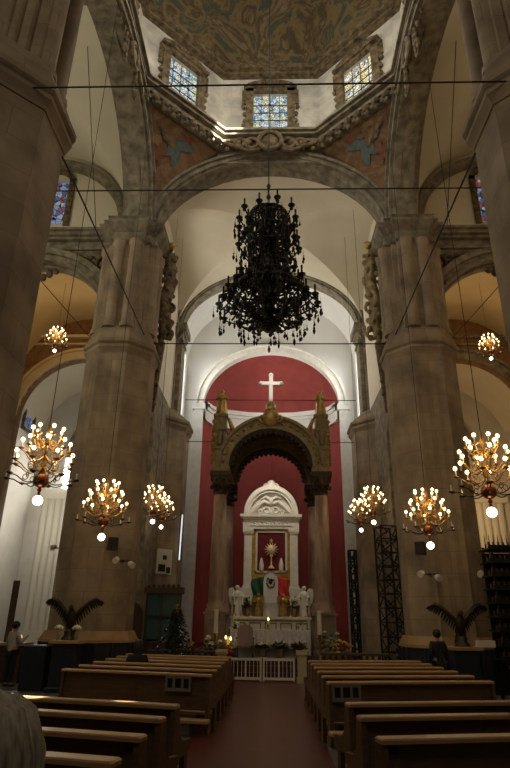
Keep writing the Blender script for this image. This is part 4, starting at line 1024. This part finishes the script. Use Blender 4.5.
# ---- speakers and wall lamps on the pillars
def speaker(label, x, y, z, rz):
    t = thing('loudspeaker', label, 'loudspeaker', (x, y, z), rz)
    MB().bev(-.14, .14, -.14, .1, -.18, .18, .02).build('cabinet', M['black'], t); MB().box(-.11, .11, -.155, -.14, -.15, .15).build('grille', M['iron'], t)
    MB().box(-.03, .03, .1, .42, -.03, .03).build('bracket', M['iron'], t)
speaker('small black loudspeaker on the huge left pillar', -4.55, 17.0, 3.78, .45); speaker('small black loudspeaker on the huge right pillar', 4.4, 16.95, 3.75, -.45)
def spots(label, x, y, z, rz):
    t = thing('twin_spotlight', label, 'spotlight', (x, y, z), rz)
    MB().tube([(-.22, 0, 0), (.22, 0, 0)], .02, 6).box(-.04, .04, 0, .4, -.03, .03).build('bar', M['iron'], t)
    for sx, dz in ((-1, .06), (1, -.05)): MB().lathe([(.05, 0), (.08, .05), (.09, .18), (.09, .2)], (0, 0, 0), 12, True, Matrix.Translation((sx*.17, .02, dz)) @ Matrix.Rotation(radians(118), 4, 'X') @ Matrix.Rotation(sx*.5, 4, 'Y')).build('lamp_head', M['fix'], t)
spots('white twin spotlight low on the huge left pillar, below the loudspeaker', -4.22, 17.15, 3.32, .4); spots('white twin spotlight low on the huge right pillar, below the loudspeaker', 4.6, 17.0, 3.05, -.3)
spots('white twin spotlight at the right edge before the black tiered rack', 6.3, 17.2, 3.08, 0); spots('white twin spotlight on the far left wall by the fluted pilaster', -6.75, 18.9, 3.85, .2)
t = thing('notice_board', 'white lit notice board on the left chancel pillar', 'sign', (-4.6, 25.72, 3.55), radians(45))
MB().box(-.4, .4, -.03, .03, 0, 1.05).build('board', M['fix'], t); 
for q in ((-.3, .05, -.05, -.03, .1, .4), (.12, .32, -.05, -.03, .05, .3), (-.1, .1, -.05, -.03, .6, .78)): MB().box(*q).build('dark_picture', M['black'], t)
M['tube'] = mat('fluorescent_tube', (.9, .95, 1), emit=(.85, .95, 1), es=.9)
o = MB().tube([(0, 0, 0), (.02, 0, 2.0)], .028, 8).build('tube_lamp', M['tube'], None, (-4.02, 26.25, 4.2)); tag(o, 'upright fluorescent tube on the edge of the left chancel pillar', 'lamp')
o = MB().lathe([(.1, .12), (.2, .1), (.16, 0), (.05, -.08)], n=12).build('wall_bowl', M['iron'], None, (-3.95, 26.7, 2.95)); tag(o, 'small dark bowl lamp on the left chancel pillar below the tube', 'lamp')

# ---- black lattice towers, right
def tower(label, x, y, w, h, grp=None):
    t = thing('lattice_tower', label, 'tower', (x, y, 0), .2, grp); q = w/2
    for sx in (-1, 1):
        for sy in (-1, 1): MB().tube([(sx*q, sy*q, 0), (sx*q, sy*q, h)], .035, 6).build('upright', M['iron'], t)
    n = int(h/.42)
    for k in range(n):
        z = h*k/n; z2 = h*(k+1)/n; b = MB()
        for (ax, ay), (bx, by) in zip(((-q, -q), (q, -q), (q, q), (-q, q)), ((q, -q), (q, q), (-q, q), (-q, -q))):
            f = 1 if k % 2 else -1
            if f > 0: b.tube([(ax, ay, z), (bx, by, z2)], .022, 5)
            else: b.tube([(bx, by, z), (ax, ay, z2)], .022, 5)
            b.tube([(ax, ay, z2), (bx, by, z2)], .022, 5)
        for j in range(4): b.ball((q*(random.random()*2-1), -q, z+.1*j), .05, 5, 3)
        b.build('lattice', M['iron'], t)
tower('broad black lattice tower beside the huge right pillar', 4.08, 20.3, .58, 4.85); tower('thin black lattice tower closer to the red apse on the right', 3.2, 22.6, .24, 4.3)
t = thing('tiered_rack', 'tall black tiered iron candle rack at the right edge of the photo', 'rack', (6.8, 16.3, 0))
for sx in (-1, 1):
    for y in (-.3, .3): MB().box(sx*.75-.03, sx*.75+.03, y-.03, y+.03, 0, 3.75).build('upright', M['iron'], t)
MB().box(-.8, .8, .3, .36, .1, 3.6).build('back_panel', M['iron'], t)
for k in range(9):
    z = .9+.34*k; b = MB().bev(-.85, .85, -.4, .4, z, z+.05, .01); b.box(-.85, .85, -.42, -.38, z, z+.12); b.build('tray', M['iron'], t)
    b = MB()
    for j in range(13): b.lathe([(.035, 0), (.03, .17)], (-.78+.13*j, -.25, z+.05), 6); b.lathe([(.03, 0), (.025, .14)], (-.74+.13*j, .1, z+.05), 6)
    b.build('votive_candles', M['wood_dark'], t, kind='stuff')
for j in range(14):
    MB().lathe([(.02, 0), (.012, .3), (.003, .42)], (-.78+.12*j, 0, 3.66), 6).build('spike', M['iron'], t)
o = MB().lathe([(.2, 0), (.17, .1), (.13, .2), (.16, .7), (.19, .78), (.19, .85)], n=14).build('stone_stoup', M['carve'], None, (6.1, 15.5, 0)); tag(o, 'short brownish stone pedestal at the foot of the tiered rack', 'pedestal')
# left background: dark counter, crates, banner
t = thing('wooden_counter', 'long dark counter with light wooden top behind the person in pale shirt', 'table', (-8.4, 18.4, 0))
MB().bev(-1.2, 1.2, -.3, .3, 0, .98, .02).build('cabinet', M['wood_dark'], t); MB().bev(-1.28, 1.28, -.36, .36, .98, 1.06, .02).build('top', M['wood_lt'], t)
o = MB().bev(-.09, .09, -.05, .05, 0, 1.75, .01).build('wooden_post', M['wood_dark'], None, (-7.85, 18.5, 1.06)); tag(o, 'tall dark brown upright post on the counter at left', 'post')
o = MB().bev(-.32, .32, -.24, .24, 0, 1.08, .03).build('dark_cabinet', M['navy'], None, (-6.1, 16.5, 0)); tag(o, 'dark blue cabinet left of the left eagle pedestal', 'cabinet')
for x, lb in ((-7.5, 'left of two votive lights glowing on the counter'), (-7.36, 'right of two votive lights glowing on the counter')):
    t = thing('votive_light', lb, 'candle', (x, 18.3, 1.06)); MB().lathe([(.035, 0), (.045, .1)], n=8).build('glass', M['wood_dark'], t); MB().lathe([(.01, .1), (.028, .14), (.004, .2)], n=8).build('flame', M['flame'], t)
o = MB().box(-.5, .5, -.02, .02, 0, 2.2).build('framed_picture', M['wood_lt'], None, (10.9, 33.9, 7.6)); tag(o, 'wood framed picture on the far right chapel wall', 'picture')

# ---- people
def skin(name, pts, edges, m, parent, lv=1):
    me = bpy.data.meshes.new(name); me.from_pydata([p[:3] for p in pts], edges, []); me.materials.append(m)
    o = bpy.data.objects.new(name, me); COL.objects.link(o)
    if parent: o.parent = parent
    sk = o.modifiers.new('skin', 'SKIN'); sk.use_smooth_shade = True
    lay = me.skin_vertices[0] if me.skin_vertices else None
    if lay is None:
        bm_ = __import__('bmesh').new(); bm_.from_mesh(me); bm_.verts.layers.skin.verify(); bm_.to_mesh(me); bm_.free(); lay = me.skin_vertices[0]
    for i, p in enumerate(pts): lay.data[i].radius = (p[3], p[4] if len(p) > 4 else p[3]); lay.data[i].use_root = (i == 0)
    sb = o.modifiers.new('sub', 'SUBSURF'); sb.levels = lv; sb.render_levels = lv
    return o
def person(label, loc, rz, h, pose, top, low, hair, long_hair=False):
    t = thing('person', label, 'person', loc, rz); k = h/1.7
    sit = pose == 'sit'; lean = .12 if sit else 0.; dz = -.42 if sit else 0
    P = lambda x, y, z, r, r2=None: (x*k, y*k, (z)*k, r*k, (r2 or r)*k)
    pel = P(0, 0, .93+dz, .13, .11)
    tor = [pel, P(0, lean*.4, 1.1+dz, .13, .1), P(0, lean, 1.3+dz, .155, .11), P(0, lean*1.2, 1.42+dz, .09, .075), P(0, lean*1.6, 1.5+dz, .055), P(0, lean*2+.01, 1.58+dz, .085, .095), P(0, lean*2+.01, 1.66+dz, .075, .085)]
    te = [(0, 1), (1, 2), (2, 3), (3, 4), (4, 5), (5, 6)]
    pts = list(tor); ed = list(te); n = 7
    pts.append(P(0, lean*2+.105, 1.575+dz, .018)); ed.append((5, n)); n += 1     # nose
    arms = {}; legs = {}
    for sx in (-1, 1):
        hip = P(sx*.09, 0, .88+dz, .09); 
        kn = P(sx*.11, .42, .50, .065) if sit else P(sx*.1, .02, .49, .062)
        an = P(sx*.11, .40, .09, .045) if sit else P(sx*.1, -.02, .09, .042)
        toe = P(sx*.12, an[1]/k+.15, .04, .035)
        legs[sx] = (hip, kn, an, toe)
        b0 = n; pts += [hip, kn, an, toe]; ed += [(0, b0), (b0, b0+1), (b0+1, b0+2), (b0+2, b0+3)]; n += 4
        sh = P(sx*.17, lean, 1.39+dz, .06)
        if pose == 'sit': el, wr = P(sx*.22, lean+.16, 1.12+dz, .045), P(sx*.06, lean+.36, 1.2+dz, .03)
        elif pose == 'phone' and sx > 0: el, wr = P(.24, .05, 1.15, .045), P(.16, .28, 1.28, .03)
        else: el, wr = P(sx*.23, -.02, 1.13, .045), P(sx*.22, .1, .9, .03)
        arms[sx] = (sh, el, wr)
        d = (Vector(wr[:3])-Vector(el[:3])).normalized(); pm = Vector(wr[:3])+d*.07*k
        b0 = n; pts += [sh, el, wr, (*pm, .032*k, .016*k)]; ed += [(2, b0), (b0, b0+1), (b0+1, b0+2), (b0+2, b0+3)]; n += 4
        side = d.cross(Vector((0, 1, 0.3))).normalized(); palm = b0+3
        for f, (o_, L) in enumerate(((-.027, .075), (-.009, .085), (.009, .08), (.027, .062))):
            a1 = pm+side*o_*k+d*.035*k; a2 = a1+d*L*.5*k+Vector((0, .012*k, 0)); 
            pts += [(*a1, .0095*k), (*a2, .008*k)]; ed += [(palm, n), (n, n+1)]; n += 2
        a1 = Vector(wr[:3])+d*.035*k-side*.04*k*sx; a2 = a1+d*.04*k-side*.015*k*sx
        pts += [(*a1, .011*k), (*a2, .009*k)]; ed += [(b0+2, n), (n, n+1)]; n += 2
    skin('body', pts, ed, M['skin'], t, 2)
    g = .022*k
    cp = [(p[0], p[1], p[2]-dn*k, p[3]+g, p[4]+g) for p, dn in ((tor[0], .13), (tor[0], 0), (tor[1], 0), (tor[2], 0), (tor[3], 0))]; ce = [(0, 1), (1, 2), (2, 3), (3, 4)]; n = 5
    for sx in (-1, 1):
        for j, p in enumerate(arms[sx]): cp.append((p[0], p[1], p[2], p[3]+g*.8, p[4]+g*.8))
        ce += [(3, n), (n, n+1), (n+1, n+2)]; n += 3
    skin('top', cp, ce, top, t, 2)
    cp = [(tor[0][0], tor[0][1], tor[0][2]-.01*k, tor[0][3]+g*.6, tor[0][4]+g*.6)]; ce = []; n = 1
    for sx in (-1, 1):
        for j, p in enumerate(legs[sx][:3]): cp.append((p[0], p[1], p[2], p[3]+g*.8, p[4]+g*.8))
        ce += [(0, n), (n, n+1), (n+1, n+2)]; n += 3
    skin('trousers', cp, ce, low, t, 2)
    for sx in (-1, 1):
        a, b_ = legs[sx][2], legs[sx][3]; MB().ball(((a[0]+b_[0])/2, (a[1]+b_[1])/2+.01, .042*k), .12*k, 10, 6, (.42, 1, .36)).build('shoe', M['black'], t)
    hc = Vector(tor[5][:3])
    b = MB().ball((hc.x, hc.y-.02*k, hc.z+.05*k), .125*k, 14, 9, (.86, 1, .95))
    if long_hair: b.tube([(0, hc.y-.07*k, hc.z+.05*k), (0, hc.y-.1*k, hc.z-.12*k), (0, hc.y-.09*k, hc.z-.26*k)], [.1*k, .1*k, .05*k], 10)
    b.build('hair', hair, t)
    for sx in (-1, 1):
        MB().ball((hc.x+sx*.035*k, hc.y+.088*k, hc.z+.015*k), .012*k, 6, 4).build('eye', M['black'], t)
        MB().ball((hc.x+sx*.088*k, hc.y, hc.z), .03*k, 8, 5, (.4, .8, 1.1)).build('ear', M['skin'], t)
    MB().ball((hc.x, hc.y+.088*k, hc.z-.045*k), .02*k, 8, 4, (1.1, .4, .35)).build('mouth', M['red_robe'], t)
    return t
person('standing person in pale shirt and dark trousers at the left edge', (-7.1, 17.2, 0), -.5, 1.62, 'phone', M['shirt'], M['trouser'], M['hair'])
person('man with short black hair in dark jacket standing before the right pillar', (4.28, 15.7, 0), .2, 1.6, 'stand', M['jacket'], M['trouser'], M['hair'])
person('person in black seated hunched on a left pew', (-2.85, 13.74, 0), .1, 1.72, 'sit', M['coat'], M['trouser'], M['hair'], True)
w = person('woman with long greying hair seen from behind in the bottom left corner', (-.595, 1.62, 0), .15, 1.575, 'stand', M['jumper'], M['trouser'], M['hair_g'])
b = MB(); rnd = random.Random(2); hz = 1.575*(1.58/1.7)
for ring_ in range(3):
    for k in range(64):
        a = pi*1.02+(k+rnd.random())/64*pi*.96*1.0 if ring_ < 2 else rnd.uniform(.95*pi, 2.05*pi)
        r0 = .02+.02*ring_; top = Vector((cos(a)*r0, sin(a)*r0-.02, hz+.155-.004*ring_)); R = .115+.012*ring_
        p1 = Vector((cos(a)*R*.75, sin(a)*R*.85-.02, hz+.115)); p2 = Vector((cos(a)*R, sin(a)*R*1.1-.02, hz+.03)); p3 = Vector((cos(a)*(R+.008), sin(a)*R*1.12-.02, hz-.1)); p4 = Vector((cos(a)*(R+.012)+rnd.uniform(-.012, .012), sin(a)*R*1.1-.02, hz-.24-rnd.random()*.08))
        b.tube([top, p1, p2, p3, p4], [.012, .016, .016, .014, .005], 5)
b.build('long_hair', M['hair_g'], w)

# ------------------------------------------------------------------ camera, light, look
cam = bpy.data.cameras.new('camera'); co = bpy.data.objects.new('camera', cam); COL.objects.link(co)
cam.sensor_fit = 'VERTICAL'; cam.sensor_height = 24.; cam.lens = 24.*565/768; cam.clip_end = 200
co.location = (.12, 0, 1.8); co.rotation_euler = (Matrix.Rotation(radians(1.9), 3, 'Z') @ Matrix.Rotation(radians(90+22.6), 3, 'X') @ Matrix.Rotation(radians(.9), 3, 'Z')).to_euler(); S.camera = co
def lamp(kind, name, loc, power, col=(1, 1, 1), size=.3, rot=None, sy=None, to=None):
    l = bpy.data.lights.new(name, kind); l.energy = power; l.color = col
    if kind == 'AREA':
        l.size = size
        if sy: l.shape = 'RECTANGLE'; l.size_y = sy
    elif kind in ('POINT', 'SPOT'): l.shadow_soft_size = size
    o = bpy.data.objects.new(name, l); COL.objects.link(o); o.location = loc
    if to is not None: o.rotation_euler = (Vector(to)-Vector(loc)).to_track_quat('-Z', 'Y').to_euler()
    return o
W = bpy.data.worlds.new('world'); S.world = W; W.use_nodes = True
W.node_tree.nodes['Background'].inputs[0].default_value = (.95, .82, .62, 1); W.node_tree.nodes['Background'].inputs[1].default_value = .02
DAY = (1, .95, .84); WARM = (1, .68, .34)
for i in range(8):
    p, q = Vector(OCT[i]), Vector(OCT[(i+1) % 8]); c = (p+q)/2; cc = Vector((c.x*.94, (c.y-DCY)*.94+DCY))
    lamp('AREA', 'drum_window_daylight', (cc.x, cc.y, 21.7), 85, DAY, 1.5, to=(0, DCY, 20.8), sy=2.)
for s_ in (-1, 1):
    lamp('AREA', 'sanctuary_window_daylight', (s_*5.15, 28.6, 14.1), 200 if s_ > 0 else 330, DAY, 1.6, to=(0, 28.2 if s_ < 0 else 28.8, 15.6), sy=4.).data.spread = radians(125)
    lamp('AREA', 'transept_fill', (s_*12.7, 13, 14.), 380 if s_ < 0 else 150, (1, .93, .70) if s_ < 0 else (1, .66, .34), 2., to=(s_*5, 13, 15), sy=5)  # added hidden fill tinting the transept vaults; the outer walls have no window
lamp('AREA', 'chapel_window_daylight', (-12.3, 33.8, 10.3), 260, DAY, 1., to=(-12.5, 28, 4), sy=2.5)
for (x, y, z, s_, top, lb) in ch_spots:
    lamp('POINT', 'chandelier_light', (x, y, z+.75*s_), (60 if s_ == 1 else 130 if z > 10 else 28)*s_*s_, WARM, .35)
lamp('POINT', 'right_chapel_fill', (10.5, 30, 7.5), 330, (1, .66, .34), .4)  # added warm fill to lift the dark right chapel wall, no fixture
lamp('POINT', 'left_chapel_fill', (-12, 30.5, 7), 220, (1, .93, .8), .4)  # fill added to brighten the left chapel and its pilaster, no fixture
lamp('AREA', 'nave_fill_left', (-4, -2, 14), 130, (1, .86, .66), 2.5, to=(-4, 14, 9), sy=4)  # unseen fill added behind the camera for the near pillar and arches
lamp('AREA', 'nave_fill_right', (4, -2, 14), 90, (1, .86, .66), 2.5, to=(4, 14, 9), sy=4)  # weaker twin of the left fill, likewise added, no window behind it
def beam(name, loc, to, power, ang, col=(1, .93, .8)):
    o = lamp('SPOT', name, loc, power, col, .1, to=to); o.data.spot_size = radians(ang); o.data.spot_blend = .6
beam('cross_fill_spot', (.2, 17.8, 17.5), (.06, 24, 11.7), 3200, 8)  # added accent to make the cross read white, no lamp body
beam('altarpiece_fill_spot', (.1, 23.2, 8.6), (.1, 25.3, 4.2), 230, 85, (1, .88, .7))  # added accent under the canopy front to brighten the altarpiece
beam('chancel_vault_fill', (-4.8, 22.7, 15.5), (3, 24, 19.5), 260, 120)  # wide spot added to lighten the chancel vault; the wall here is solid
for to in ((-1.55, 7.55, .9), (-2.75, 7.7, .9), (1.35, 7.85, .9), (-1.75, 17.2, 20.35)):
    o = lamp('SPOT', 'window_sunbeam', (4.7, 12.6, 22.0), 90000 if to[2] < 5 else 50000, (1, .96, .88), .03, to=to); o.data.spot_size = radians(.75 if to[2] < 5 else 7); o.data.spot_blend = .5
S.view_settings.view_transform = 'Standard'; S.view_settings.look = 'None'; S.view_settings.gamma = 1; S.view_settings.exposure = 0
S.view_settings.use_curve_mapping = False
